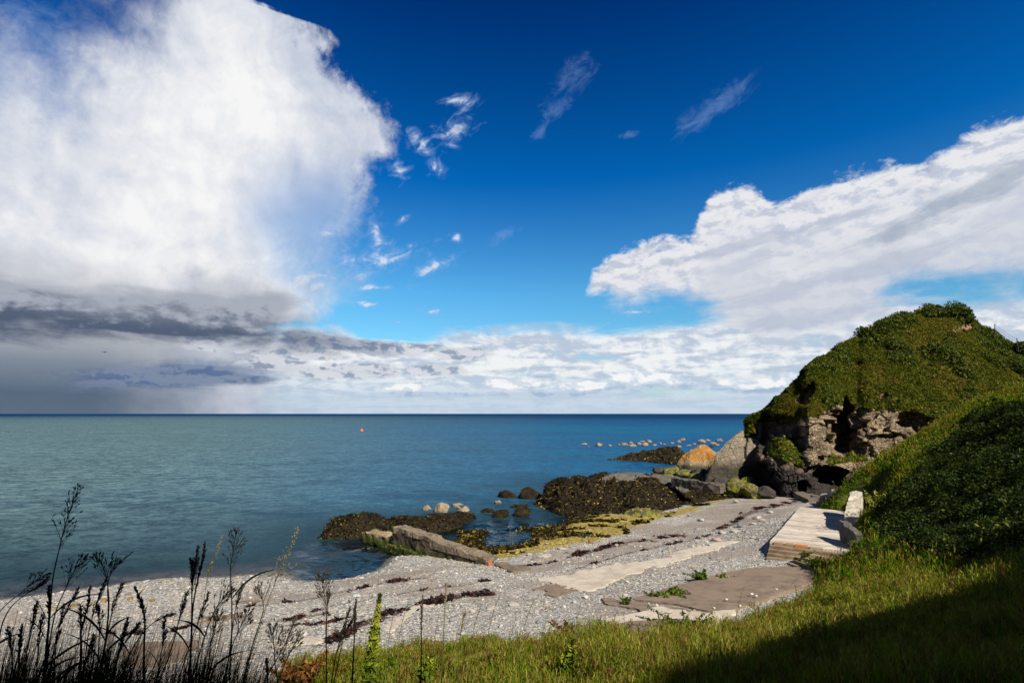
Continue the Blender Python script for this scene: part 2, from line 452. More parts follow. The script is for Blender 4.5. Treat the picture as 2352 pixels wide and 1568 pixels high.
    col = lay(col, back, N.mix(n_mid, (.6, .63, .7), (.75, .77, .8)))
    # grey patches and clumps in the band
    def clump(col, shapes, c_dark, c_top, amp=1.5, lo=.0, hi=.35, k=1.0):
        q = N.add(union(shapes), N.add(N.mul(c5(puff2), amp * 1.2), N.add(N.mul(n_fine, amp * .3), N.mul(n_hz2, amp * .9))))
        a = N.step(lo, hi, q)
        c = N.mix(N.step(-.03, .09, N.mul(relief2, -1.0)), c_top, c_dark)
        return lay(col, a, c, k)
    # rain haze low on the left
    rain = N.mul(N.step(azel(560, 830)[0] + 9, azel(350, 830)[0] - 6, N.add(az, N.mul(n_big, 14))), N.step(azel(600, 700)[1], azel(600, 800)[1], N.add(el, N.mul(n_str, 2))))
    rcol = N.ramp(N.lin(el, 0, azel(600, 750)[1], 0, 1), [(0, (.075, .122, .185)), (.2, (.07, .115, .185)), (.5, (.185, .23, .30)), (.8, (.44, .46, .50)), (1, (.60, .61, .64))])
    col = lay(col, rain, rcol, .96)
    col = clump(col, [ell(420, 860, 210, 36, 4), ell(560, 870, 90, 18)], blueslate, (.19, .25, .37), .9, -.15, .6, .9)
    col = clump(col, [ell(740, 785, 165, 32, -3), ell(860, 800, 120, 24)], (.20, .25, .36), (.42, .46, .56), 1.1, .05, .45, .95)
    col = clump(col, [ell(800, 850, 170, 30, 2), ell(960, 800, 110, 26), ell(700, 815, 160, 22), ell(1000, 850, 120, 18), ell(640, 835, 120, 20), ell(480, 785, 70, 24), ell(1050, 812, 110, 22)], (.26, .32, .43), (.66, .68, .74), 1.2, .08, .5, .85)
    col = clump(col, [ell(1345, 845, 34, 9), ell(1440, 825, 18, 7), ell(1380, 812, 22, 6), ell(1240, 865, 30, 6)], (.42, .50, .62), (.55, .60, .70), .7, .0, .8, .75)
    col = clump(col, [ell(1480, 890, 180, 13, 0), ell(1250, 905, 200, 9), ell(1750, 893, 120, 12), ell(980, 905, 190, 9)], (.32, .45, .63), (.50, .60, .74), .7, -.2, .7, .7)
    lump = N.add(union([ell(1480, 866, 130, 22, -3), ell(1180, 880, 110, 16), ell(1740, 880, 110, 15), ell(930, 888, 80, 12), ell(1350, 885, 100, 14)]), N.add(N.mul(c5(puff2), 1.6), N.mul(n_fine, .9)))
    col = lay(col, N.step(.1, .42, lump), N.mix(N.step(-.04, .08, N.mul(relief2, -1)), (.95, .95, .95), (.66, .73, .83)), .85)
    # white tops rising behind the grey clumps
    tops = N.add(union([ell(590, 775, 60, 22, 0), ell(800, 768, 60, 14)]), N.add(N.mul(c5(puff2), 1.6), N.mul(n_fine, .9)))
    col = lay(col, N.mul(N.step(.15, .5, tops), N.step(.0, .1, N.sub(.45, n_mid))), (.93, .93, .92), .55) if False else col
    # the dark flat base of the great cumulus
    base = N.add(union([ell(200, 712, 470, 40, -4), ell(420, 718, 250, 46, 2), ell(600, 700, 90, 30, 5), ell(300, 752, 260, 14, -1), ell(-250, 690, 400, 50)]),
                 N.add(N.mul(c5(puff2), .55), N.add(N.mul(n_mid, .55), N.mul(n_str2, 1.1))))
    bc = N.mix(N.step(azel(0, 640)[1], azel(0, 722)[1], N.add(el, N.add(N.mul(n_str2, 7.0), N.mad(relief2, 7., N.mul(n_mid, 3.5))))), (.40, .43, .50), slate)
    col = lay(col, N.step(-.32, .5, base), bc, .97)
    soft = N.step(-.3, .9, N.add(union([ell(180, 660, 420, 60, -3), ell(520, 670, 170, 50)]), N.mul(n_mid, 1.3)))
    col = lay(col, N.mul(soft, N.step(azel(0, 735)[1], azel(0, 690)[1], el)), (.36, .39, .46), .55)

    bg = N.n('ShaderNodeBackground'); N.put(bg.inputs['Color'], col); bg.inputs['Strength'].default_value = WS
    N.out(bg.outputs[0], 'ShaderNodeOutputWorld')
    w.cycles.sampling_method = 'MANUAL'; w.cycles.sample_map_resolution = 1024

EXPO = 1.0; WS = .1 / 2 ** EXPO
SKYT = [(.80, 1.05, 1.0), (.70, 1.15, 1.2), (.43, 1.12, 1.36), (.01, .62, 1.24), (.0, .22, .68)]

def build_sun():
    L = bpy.data.lights.new('sun', 'SUN'); L.energy = 5.0; L.angle = math.radians(.53); L.color = (1, .93, .82)
    o = link('sun', L); o.rotation_euler = Vector([-v for v in SUN]).to_track_quat('-Z', 'Y').to_euler()
    o.location = (20, -20, 60)

def build_camera():
    cam = bpy.data.cameras.new('camera'); cam.sensor_width = 36; cam.lens = 18; cam.clip_start = .05; cam.clip_end = 200000
    o = link('camera', cam); o.location = (0, 0, H); o.rotation_euler = (math.pi / 2 + PITCH, 0, 0)
    bpy.context.scene.camera = o
    sc = bpy.context.scene
    sc.view_settings.view_transform = 'Standard'; sc.view_settings.look = 'None'
    sc.view_settings.exposure = EXPO; sc.view_settings.gamma = 1
    sc.cycles.max_bounces = 6; sc.cycles.diffuse_bounces = 2; sc.cycles.glossy_bounces = 3; sc.cycles.transmission_bounces = 3; sc.cycles.transparent_max_bounces = 8
    sc.cycles.caustics_reflective = False; sc.cycles.caustics_refractive = False
    sc.cycles.use_denoising = True; sc.cycles.use_adaptive_sampling = True; sc.cycles.adaptive_threshold = .015
build_world(); build_sun(); build_camera()
# ------------------------------------------------------------------ survey of the beach and the bank
def P3(px, py, z=None, d=None):
    return tuple(float(v) for v in W(px, py, z, d))

_b = [P3(x, y, 0.0) for x, y in [(-300, 1415), (0, 1375), (200, 1350), (400, 1325), (560, 1318), (700, 1293), (800, 1268), (865, 1252), (1040, 1243), (1110, 1226), (1200, 1213), (1300, 1189)]]
_b += [P3(x, y, z) for x, y, z in [(930, 1236, -.3), (792, 1250, -.6), (760, 1256, -.6), (830, 1254, -.4), (850, 1240, -.5), (810, 1240, -.5), (900, 1222, -.6), (940, 1275, .35), (1000, 1288, .55), (1080, 1300, .8), (1176, 1300, .85), (600, 1400, .95), (300, 1420, .75), (850, 1330, .75), (0, 1470, 1.1), (0, 1568, 1.75),
        (-400, 1568, 1.6), (400, 1568, 1.85), (800, 1540, 2.1), (850, 1430, 1.4), (1050, 1390, 1.35), (1300, 1455, 2.15), (1500, 1405, 2.15), (1640, 1390, 2.1), (1870, 1300, 1.85), (1760, 1291, 1.62),
        (1500, 1290, 1.25), (1300, 1290, .75), (1250, 1230, .3), (1400, 1200, .35), (1500, 1183, .5), (1650, 1146, .6), (1800, 1141, .95), (1920, 1138, 1.2), (1700, 1200, 1.0), (1350, 1340, 1.2), (1600, 1240, 1.15)]]
_b += [(18.8, 36.6, 2.22), (21.6, 40.7, 2.15), (25.0, 45.6, 1.95), (17.2, 33.9, 1.95), (17.5, 37.2, 1.75), (20.5, 42, 1.65), (20, 33, 1.75), (26, 40, 1.7), (30, 47, 1.5), (24, 26, 2.0), (33, 60, .9), (22, 70, -.6), (12, 78, -1.5), (45, 75, .5), (55, 60, 1.5)]
_b += [(-6, 44, -.9), (-12, 38, -.7), (-20, 40, -1.5), (-32, 36, -1.2), (0, 46, -.7), (5, 54, -.8), (4, 62, -1.6), (-10, 60, -3), (-30, 60, -3.5), (-60, 45, -2.6), (10, 100, -3.5), (-20, 100, -5), (-70, 90, -5), (60, 100, -2), (-8, 14, 2.2), (5, 13, 2.4), (-25, 12, 2.0), (-45, 22, 1.2)]
beach_z = TPS(_b, .01)
def BZ(x, y): return beach_z(x, y)

_s = [(0, 0, 9.1), (-1.5, 1.5, 9.0), (-3.5, .5, 9.0), (1.5, 1.5, 9.0), (0, 2.6, 8.5), (-6, -4, 9.4), (4, -4, 10.2), (-4, 4, 7.2), (-2, 4.2, 7.4), (-7, 3, 7.4), (-12, 2, 7.6), (-4, 8, 4.0), (-8, 8, 3.6), (-3, 12, 1.6), (-8, 12, 1.2), (-14, 10, 1.4), (-20, 3, 7), (-30, 4, 5.5), (-22, 11, 1.0), (-40, 15, 0)]
_s += [P3(x, y, d=d) for x, y, d in [(1100, 1568, 8.4), (900, 1580, 9.0), (1300, 1568, 8.2), (1500, 1568, 8.0), (1700, 1568, 7.2), (2000, 1568, 6.8), (2352, 1568, 6.0), (1200, 1545, 12.0), (1450, 1535, 12.0), (1700, 1496, 13.2),
        (1900, 1396, 17.4), (2000, 1400, 16), (2190, 1340, 16.5), (2352, 1260, 16.5), (2352, 1400, 10.5), (2050, 1290, 23), (2000, 1500, 10),
        (2000, 1230, 28), (2110, 1240, 25), (2200, 1180, 29.5), (2352, 1130, 26.5), (2352, 1000, 35), (2200, 1080, 37.5), (2100, 1120, 39), (2060, 1110, 41.5), (1990, 1170, 38), (2060, 1060, 44), (2150, 1040, 43), (2150, 1000, 46),
        (1935, 1128, 47), (1990, 1090, 46.5), (2100, 1008, 48), (2200, 948, 50), (2290, 905, 50), (2352, 885, 48.5), (2500, 850, 44)]]
_s += [P3(x, y, z) for x, y, z in [(700, 1566, 2.3), (800, 1552, 2.3), (900, 1536, 2.25), (1000, 1508, 2.25), (1150, 1500, 2.25), (1300, 1514, 2.25), (1500, 1512, 2.25), (1640, 1480, 2.2), (1720, 1440, 2.15), (1800, 1400, 2.1), (1880, 1352, 1.95), (1962, 1300, 2.1)]]
_s += [P3(x, y, z) for x, y, z in [(680, 1535, 1.0), (800, 1515, 1.0), (880, 1500, 1.0), (1000, 1474, 1.0), (1300, 1480, 1.0), (1500, 1470, 1.0), (1640, 1434, .9), (1760, 1374, .8), (1860, 1322, .8)]]
# along the retaining walls
_s += [(21.4, 29.6, 3.1), (22.9, 33.4, 3.5), (25.9, 37.8, 3.4), (28.9, 42, 3.5), (31.6, 45.6, 3.5), (19.3, 30.6, .7), (20.5, 34.2, .6), (24.0, 39.2, .5), (27.2, 43.2, .5), (29.6, 46.6, .6), (31, 52, .2)]
# the far side of the bank, falling to the foot of the headland
_s += [P3(x, y, d=d) for x, y, d in [(1960, 1165, 61), (2100, 1080, 63), (2200, 1020, 62), (2352, 960, 62), (2500, 905, 60)]]
_s += [(14, 2, 10.0), (22, 8, 10.5), (36, 20, 14), (50, 30, 20), (60, 45, 20), (20, -15, 14), (-10, -15, 12), (45, 0, 16)]
bank_z = TPS(_s, .01)
def SZ(x, y):
    z = bank_z(x, y)
    P = np.stack([x, y], -1)
    return z + .10 * fbm(P * .45, 3, 40) * smooth(1.5, 5, np.hypot(x, y))

def cellgrid(xs, ys): return np.meshgrid(xs, ys)

# ------------------------------------------------------------------ materials of the ground
def mat_beach():
    m, N = material('shingle'); p = wpos(N)
    flat = N.vmul(p, (1, 1, .6))
    wob = N.vadd(flat, N.vmul(N.n('ShaderNodeTexNoise').outputs['Color'], (.0, .0, .0)))
    stone = [(0, (.045, .047, .048)), (.14, (.105, .112, .118)), (.36, (.195, .205, .212)), (.56, (.28, .28, .27)), (.74, (.37, .345, .295)), (.86, (.30, .22, .15)), (.93, (.54, .50, .42)), (1, (.62, .60, .55))]
    def layer(scale):
        v = N.n('ShaderNodeTexVoronoi', feature='F1'); N.put(v.inputs['Vector'], wob); N.put(v.inputs['Scale'], scale)
        return N.ramp(N.sep(v.outputs['Color'])[0], stone), v.outputs['Distance']
    c1, d1 = layer(9.0); c2, d2 = layer(19.0); c3, d3 = layer(4.2)
    pick = N.step(.45, .6, N.noise(flat, 1.3, 5, .6))
    col = N.mix(pick, c1, c2)
    big = N.step(.62, .70, N.noise(N.vadd(flat, (7, 3, 1)), .8, 5, .65))
    col = N.mix(big, col, c3)
    gap = N.step(.62, .95, N.mul(d1, 1.25))
    col = N.mix(N.mul(gap, .45), col, (.03, .03, .032))
    col = N.mix(1.0, col, (1.05, 1.0, .92), 'MULTIPLY')
    col = N.mix(N.mul(N.step(.4, .62, N.noise(flat, .22, 5, .6)), .25), col, (.30, .29, .27))
    sand = N.attr('sand'); fine = N.noise(flat, 14, 3, .7)
    sc = N.mix(fine, (.105, .082, .062), (.25, .205, .16))
    sc = N.mix(N.step(.5, .64, N.noise(flat, 5, 4, .7)), sc, N.mix(.5, c2, (.2, .17, .14)))
    col = N.mix(N.mul(sand, .86), col, sc)
    weed = N.attr('weed')
    wc = N.ramp(N.noise(flat, 2.6, 6, .72), [(.28, (.012, .011, .003)), (.42, (.12, .085, .008)), (.54, (.25, .19, .026)), (.72, (.37, .30, .075))])
    col = N.mix(N.mul(weed, N.step(.25, .5, N.noise(N.vadd(flat, (3, 9, 4)), 5.5, 4, .7))), col, wc)
    wr = N.attr('wrack'); wrm = N.step(.5, .58, N.add(N.mul(wr, .42), N.noise(N.vmul(flat, (1, 1, 1)), 5.5, 5, .75)))
    col = N.mix(N.mul(wrm, N.step(.02, .3, wr)), col, N.mix(N.noise(flat, 9, 2), (.018, .012, .010), (.075, .035, .025)))
    wet = N.attr('wet')
    col = N.mix(N.mul(wet, .82), col, N.mix(N.noise(flat, 4, 4), (.008, .009, .006), (.05, .038, .012)))
    ht = N.add(N.mul(N.sub(1., d1), .6), N.add(N.mul(N.sub(1., d2), .4), N.noise(flat, 3, 4)))
    nb = N.bump(ht, .9, .06)
    rough_ = N.mad(wet, -.55, .9)
    N.out(N.principled(col, rough_, .25, nb)); return m

def mat_turf():
    m, N = material('turf'); p = wpos(N)
    c = N.ramp(N.noise(p, 1.1, 6, .7), [(.3, (.018, .028, .003)), (.5, (.042, .060, .005)), (.62, (.065, .075, .010)), (.75, (.09, .07, .02))])
    N.out(N.principled(c, .95, .1, N.bump(N.noise(p, 9, 5, .7), .9, .12))); return m

def leafmat(name, rough_=.55, trans=.3, spec=.25):
    m, N = material(name)
    c = N.attr('tint', 'Color')
    pr = N.principled(c, rough_, spec)
    tr = N.n('ShaderNodeBsdfTranslucent'); N.put(tr.inputs[0], N.mix(1.0, c, (1.15, 1.1, .5), 'MULTIPLY'))
    mx = N.n('ShaderNodeMixShader'); mx.inputs[0].default_value = trans; N.l(pr, mx.inputs[1]); N.l(tr.outputs[0], mx.inputs[2])
    N.out(mx.outputs[0]); return m

M = {}
M['shingle'] = mat_beach(); M['turf'] = mat_turf()
M['leaf'] = leafmat('leaf', .6, .3, .10); M['weed'] = leafmat('seaweed_frond', .75, .08, .06); M['grass'] = leafmat('grass_blade', .8, .35, .0)
def tinted(name, rough_=.85, spec=.25, var=.35, sc=18, bump=.3, bd=.01):
    m, N = material(name); p = wpos(N); c = N.attr('tint', 'Color')
    c = N.mix(N.mul(N.noise(p, sc, 5, .7), var), c, (.03, .028, .025))
    N.out(N.principled(c, rough_, spec, N.bump(N.noise(p, sc * 1.7, 5, .7), bump, bd))); return m
M['pebble'] = tinted('pebble', .8, .3, .3, 25)

# ------------------------------------------------------------------ beach
WEED = [(1040, 1246), (1110, 1226), (1200, 1212), (1300, 1186), (1380, 1180), (1480, 1184), (1560, 1170), (1660, 1140), (1690, 1140), (1640, 1152), (1560, 1180), (1490, 1202), (1400, 1236), (1300, 1256), (1190, 1274), (1120, 1282), (1060, 1266)]
SANDS = [[(1180, 1296), (1400, 1250), (1560, 1210), (1680, 1168), (1760, 1143), (1915, 1136), (1905, 1146), (1850, 1160), (1780, 1190), (1650, 1215), (1480, 1265), (1330, 1296), (1230, 1312)],
         [(545, 1372), (700, 1352), (850, 1325), (960, 1303), (1045, 1294), (1060, 1300), (960, 1318), (850, 1340), (700, 1370), (560, 1392)],
         [(1560, 1190), (1660, 1150), (1900, 1134), (1800, 1150), (1680, 1180)]]
WRACKS = [([(835, 1452), (900, 1422), (960, 1398), (1010, 1384), (1070, 1374), (1130, 1366)], .16), ([(690, 1420), (830, 1376), (980, 1350), (1140, 1330)], .07), ([(560, 1385), (700, 1372), (870, 1330), (990, 1316)], .10),
          ([(1330, 1262), (1440, 1240), (1560, 1222)], .22), ([(1640, 1215), (1740, 1172), (1790, 1158), (1850, 1142)], .16), ([(1690, 1195), (1780, 1168), (1880, 1140)], .12), ([(440, 1440), (600, 1430), (760, 1412)], .10),
          ([(720, 1520), (800, 1486), (850, 1452)], .12), ([(640, 1440), (760, 1440), (830, 1420)], .07), ([(1120, 1300), (1200, 1290), (1320, 1262)], .05), ([(200, 1470), (380, 1445), (540, 1400)], .10), ([(1300, 1300), (1480, 1262), (1650, 1222)], .08)]
def zones(x, y, z):
    P = np.stack([x, y], -1)
    j = 1.0
    px, py, f = project(np.stack([x + .7 * fbm(P * .5, 4, 1), y + .9 * fbm(P * .5, 4, 2), z], -1))
    weed = inpoly(px, py, WEED).astype(float)
    sand = np.zeros_like(weed)
    for q in SANDS: sand = np.maximum(sand, inpoly(px, py, q) * smooth(-.55, .15, fbm(P * np.array([.35, .9]), 4, 5)))
    sand = np.maximum(sand, smooth(.05, .38, fbm(P * np.array([.16, .34]), 4, 8)) * .8)
    wr = np.zeros_like(weed)
    for ln, wd in WRACKS:
        L = [tuple(W(a, b, 1.1)[:2]) for a, b in ln]
        dd = linedist(x + .5 * fbm(P * .4, 3, 21), y + .5 * fbm(P * .4, 3, 22), L)
        wr = np.maximum(wr, (1 - smooth(wd * .5, wd * 3.2, dd)) * (1. if ln[0][0] == 835 else .25))
    weed *= smooth(1.2, .9, z)
    wet = 1 - smooth(-.02, .24, z + .05 * fbm(P * .8, 3, 31))
    return weed, sand, wr, wet

xs = np.arange(-48, 40, .16); ys = np.concatenate([np.arange(9, 40, .13), np.arange(40, 82, .25)])
X, Y = cellgrid(xs, ys); x, y = X.ravel(), Y.ravel()
z = BZ(x, y)
pp = np.stack([x, y], -1)
z = z + .045 * fbm(pp * .55, 4, 3) + .02 * fbm(pp * 3.0, 3, 6)
weed, sand, wr, wet = zones(x, y, z)
def blur(a, n=2):
    a = a.reshape(X.shape)
    for _ in range(n):
        b = a.copy(); b[1:-1, 1:-1] = (a[1:-1, 1:-1] * 2 + a[:-2, 1:-1] + a[2:, 1:-1] + a[1:-1, :-2] + a[1:-1, 2:]) / 6; a = b
    return a.ravel()
weed, sand, wr = blur(weed, 3), blur(sand, 3), blur(wr, 1)
z = z + .05 * weed * (fbm(pp * 2.2, 4, 9)) + .05 * wr * smooth(0, .4, fbm(pp * 4, 3, 19))
o = mesh_obj('beach', np.stack([x, y, z], -1), grid_faces(len(ys), len(xs)), M['shingle'], attrs=dict(weed=weed, sand=sand, wrack=wr, wet=wet), origin=(0, 0, 0))
tag(o, kind='structure')
def beach_at(x, y):
    """mesh height of the beach"""
    q = np.stack([np.atleast_1d(x), np.atleast_1d(y)], -1).astype(float)
    return BZ(q[:, 0], q[:, 1]) + .045 * fbm(q * .55, 4, 3) + .02 * fbm(q * 3.0, 3, 6)

# ------------------------------------------------------------------ bank (the ground the camera stands on, and the slope to the right)
xs2 = np.concatenate([np.arange(-60, -12, .8), np.arange(-12, 48, .24), np.arange(48, 75, .8)]); ys2 = np.concatenate([np.arange(-30, -2, .8), np.arange(-2, 66, .24)])
X2, Y2 = cellgrid(xs2, ys2)
z2 = SZ(X2.ravel(), Y2.ravel())
o = mesh_obj('hillside', np.stack([X2.ravel(), Y2.ravel(), z2], -1), grid_faces(len(ys2), len(xs2)), M['turf'], origin=(0, 0, 0)); tag(o, kind='structure')

# the higher hill behind and to the right, unseen, its crest shaped to cast the near shadow
edge_px = [(2480, 1190, 18.5), (2352, 1228, 18), (2262, 1268, 17.4), (2205, 1312, 17), (2196, 1372, 15.6), (2080, 1402, 14.8), (1960, 1428, 14.0), (1880, 1466, 13), (1700, 1502, 11.6), (1560, 1548, 9.6), (1480, 1575, 8.3)]
crest = []
for px_, py_, d_ in edge_px:
    q = on_ground(px_, py_ - 20, SZ, .42)
    crest.append(q + 27 * SUN)
for q in [(.9, 4.6, 7.6), (-.6, 3.4, 8.4), (-1.0, 2.2, 9.3), (-1.7, 2.0, 10.5), (-2.1, 2.0, 10.7), (-3.5, 2.0, 10.7), (-8, 2.2, 10.6), (-14, 2.5, 10.4)]:
    crest.append(np.array(q) + 27 * SUN)
crest = np.array(crest)
tt = np.linspace(0, len(crest) - 1, 160); cr = np.stack([np.interp(tt, np.arange(len(crest)), crest[:, k]) for k in range(3)], -1)
cr[:, 2] += .25 * fbm(np.stack([tt * 1.2, tt * 0], -1), 3, 77)
out_ = np.array([SUN_H[0], SUN_H[1], 0])
rows = [cr + out_ * 60 + np.array([0, 0, -4]), cr + out_ * 20 + np.array([0, 0, .2]), cr + out_ * 1.5 - np.array([0, 0, .02]), cr, cr - out_ * 2.5 - np.array([0, 0, 3.5]), cr - out_ * 7 - np.array([0, 0, 30])]
Vh = np.concatenate(rows); Vh[160 * 4:] = rough(Vh[160 * 4:], .4, .3, 5)
o = mesh_obj('hill', Vh, grid_faces(6, 160), M['turf'], origin=(0, 0, 0)); tag(o, kind='structure')

# ------------------------------------------------------------------ sea
def mat_sea():
    m, N = material('sea_water'); p = wpos(N)
    dep = N.attr('depth'); px_, py_, _z = N.sep(p)
    dist = N.m('SQRT', N.mad(px_, px_, N.mul(py_, py_)))
    patch_ = N.noise(N.vmul(p, (.006, .020, 1)), 1.0, 6, .62, .6)
    patch2 = N.noise(N.vadd(N.vmul(p, (.0012, .0045, 1)), (3, 8, 1)), 1.0, 5, .6, .5)
    # slopes of the waves, wind sea over ripples
    def slope(vec, sc, det, rg):
        nd = N.n('ShaderNodeTexNoise'); N.put(nd.inputs['Vector'], vec); nd.inputs['Scale'].default_value = sc; nd.inputs['Detail'].default_value = det; nd.inputs['Roughness'].default_value = rg; nd.inputs['Distortion'].default_value = .4
        return N.sep(nd.outputs['Color'])
    a = slope(N.vmul(p, (.6, 1.0, 1)), .85, 6, .62); b = slope(N.vadd(N.vmul(p, (.6, 1.0, 1)), (31, 7, 2)), 3.4, 4, .6); c = slope(N.vadd(N.vmul(p, (.35, .8, 1)), (3, 77, 2)), .10, 3, .5)
    amp = N.mul(N.lin(dist, 25, 120, .55, 1.0), N.lin(patch_, .35, .65, .75, 1.2))
    def mixs(i, k): return N.mul(amp, N.mul(k, N.add(N.mul(N.sub(a[i], .5), 1.0), N.add(N.mul(N.sub(b[i], .5), .55), N.mul(N.sub(c[i], .5), .5)))))
    vn = N.n('ShaderNodeVectorMath', operation='NORMALIZE'); N.put(vn.inputs[0], N.xyz(mixs(0, .75), mixs(1, 1.25), 1.0)); nb = vn.outputs[0]
    body = N.mix(N.step(.40, .62, N.mad(patch_, .5, N.mul(patch2, .5))), SEA_A, SEA_B)
    body = N.mix(N.step(250, 1500, dist), body, SEA_C)
    # cloud reflection painted grey green towards the left, dark over weed near the shore
    cloud_refl = N.m('DIVIDE', N.add(N.mad(py_, .10, px_), N.mul(N.sub(patch2, .5), 60)), N.mad(N.m('ABSOLUTE', py_), .75, 30))
    body = N.mix(N.mul(N.step(.55, -.75, cloud_refl), N.step(4000, 100, dist)), body, SEA_D)
    body = N.mix(N.mul(N.step(.53, .60, N.noise(N.vmul(p, (.05, .10, 1)), 1.0, 4, .6)), N.mul(N.step(140, 40, dist), .6)), body, (.008, .03, .055))
    body = N.mix(N.step(5.0, .6, dep), body, (.010, .024, .030))
    body = N.mix(1.0, body, N.ramp(N.lin(N.mad(b[1], .5, N.mul(a[1], .5)), .36, .62, 0, 1), [(0, (1.75, 1.7, 1.65)), (1, (.35, .40, .46))]), 'MULTIPLY')  # light and dark of the wave faces put into the water colour
    df = N.n('ShaderNodeBsdfDiffuse'); N.put(df.inputs[0], body); N.l(nb, df.inputs['Normal'])
    g2 = N.n('ShaderNodeBsdfGlossy'); g2.inputs['Roughness'].default_value = .24; g2.inputs[0].default_value = (.55, .84, 1, 1); N.l(nb, g2.inputs['Normal'])
    f2 = N.n('ShaderNodeFresnel'); f2.inputs[0].default_value = 1.333; N.l(nb, f2.inputs['Normal'])
    pr = N.n('ShaderNodeMixShader'); N.put(pr.inputs[0], N.mul(N.m('MINIMUM', f2.outputs[0], .42), N.lin(N.mad(b[1], .45, N.mul(a[1], .55)), .36, .62, .12, .85) if False else N.mul(N.lin(N.mad(b[1], .45, N.mul(a[1], .55)), .36, .62, .02, .40), N.lin(dist, 200, 1500, 1.0, .45)))); N.l(df.outputs[0], pr.inputs[1]); N.l(g2.outputs[0], pr.inputs[2])
    tr = N.n('ShaderNodeBsdfTransparent'); tr.inputs[0].default_value = (.42, .60, .62, 1)
    gl = N.n('ShaderNodeBsdfGlossy'); gl.inputs['Roughness'].default_value = .12; gl.inputs[0].default_value = (.7, .7, .7, 1); N.l(nb, gl.inputs['Normal'])
    fr = N.n('ShaderNodeFresnel'); fr.inputs[0].default_value = 1.333; N.l(nb, fr.inputs['Normal'])
    clear = N.n('ShaderNodeMixShader'); N.l(fr.outputs[0], clear.inputs[0]); N.l(tr.outputs[0], clear.inputs[1]); N.l(gl.outputs[0], clear.inputs[2])
    mx = N.n('ShaderNodeMixShader'); N.put(mx.inputs[0], N.step(-.05, 1.0, dep)); N.l(clear.outputs[0], mx.inputs[1]); N.l(pr.outputs[0], mx.inputs[2])
    N.out(mx.outputs[0]); return m
SEA_A, SEA_B, SEA_C, SEA_D = (.001, .042, .118), (.001, .062, .128), (.001, .020, .065), (.058, .098, .104)
M['sea'] = mat_sea()
gx = np.concatenate([-np.geomspace(60000, 52, 24), np.arange(-50, 45, .6), np.geomspace(46, 60000, 24)])
gy = np.concatenate([[-60000, -8000, -800, -60, 0], np.arange(8, 90, .6), np.geomspace(92, 90000, 30)])
XS, YS = cellgrid(gx, gy); xx, yy = XS.ravel(), YS.ravel()
dep = np.full(xx.shape, 12.0); nr = (np.abs(xx) < 75) & (yy > 5) & (yy < 110)
dep[nr] = np.maximum(-BZ(xx[nr], yy[nr]), -.5)
far = np.hypot(np.maximum(np.abs(xx) - 50, 0), np.maximum(yy - 85, 0)); dep = np.where(yy > 85, np.maximum(dep, 3 + far * .1), dep)
o = mesh_obj('sea', np.stack([xx, yy, xx * 0], -1), grid_faces(len(gy), len(gx)), M['sea'], attrs=dict(depth=dep), origin=(0, 0, 0)); tag(o, kind='structure')
# ------------------------------------------------------------------ rock materials
def mat_rock(name, stops, scale=1.0, crack=.5, low=None, lowz=(0., 1.), lich=None, spec=.2, bump=.8, weedy=None, streak=(1, 1, 1)):
    m, N = material(name); p = wpos(N); q = N.vmul(p, streak)
    n1 = N.noise(q, 1.1 * scale, 8, .68, .3); n2 = N.noise(N.vadd(q, (5, 2, 8)), 5.5 * scale, 6, .7)
    col = N.ramp(N.mad(n2, .45, N.mul(n1, .55)), stops)
    ed = N.vor(N.vadd(N.vmul(q, (1, 1, 1.7)), N.vmul(N.n('ShaderNodeTexNoise').outputs['Color'], (0, 0, 0))), 1.6 * scale, 'DISTANCE_TO_EDGE')
    cr = N.mul(N.step(.055, .0, ed), crack)
    col = N.mix(cr, col, (.012, .011, .010))
    if lich:
        c, amt, z0, z1 = lich
        z = N.sep(p)[2]
        mk = N.mul(N.step(.5, .62, N.add(N.mul(N.noise(N.vadd(q, (3, 3, 3)), 1.3 * scale, 6, .7), 1.), amt)), N.step(z0, z1, z))
        col = N.mix(mk, col, N.mix(n2, c, tuple(v * .5 for v in c)))
    if low:
        z = N.sep(p)[2]
        col = N.mix(N.step(lowz[1], lowz[0], N.mad(N.sub(n1, .5), 1.2, z)), col, N.ramp(n2, [(.3, tuple(v * .3 for v in low)), (.55, low), (.75, tuple(v * 2.2 for v in low))]))
    if weedy:
        col = N.mix(N.step(.46, .56, N.noise(N.vadd(q, (8, 1, 4)), 1.7 * scale, 7, .72)), col, N.mix(n2, tuple(v * .4 for v in weedy), weedy))
    h = N.add(N.mul(n1, 1.), N.add(N.mul(n2, .45), N.mul(N.step(.0, .09, ed), .35)))
    N.out(N.principled(col, .85, spec, N.bump(h, bump, .18 / scale))); return m
M['reef'] = mat_rock('weed_covered_rock', [(.3, (.004, .003, .0015)), (.45, (.010, .007, .003)), (.58, (.026, .018, .006)), (.70, (.09, .066, .016)), (.8, (.2, .15, .06))], 1.6, .3, spec=.12)
M['pale_rock'] = mat_rock('pale_rock', [(.3, (.06, .05, .035)), (.5, (.15, .125, .088)), (.65, (.23, .19, .13)), (.8, (.30, .26, .185))], .8, .4, low=(.038, .032, .022), lowz=(3.4, 5.0), lich=((.22, .13, .03), -.1, 2, 4))
M['orange_rock'] = mat_rock('orange_lichen_rock', [(.3, (.09, .07, .05)), (.5, (.22, .17, .10)), (.7, (.34, .26, .16))], 1.0, .3, low=(.04, .035, .022), lowz=(1.0, 2.0), lich=((.36, .145, .012), .10, 1.3, 2.6), streak=(1, 1, .5))
M['boulder'] = mat_rock('tan_boulder', [(.3, (.09, .07, .045)), (.5, (.19, .15, .095)), (.7, (.28, .225, .15))], 1.5, .15, low=(.06, .05, .03), lowz=(.02, .22))
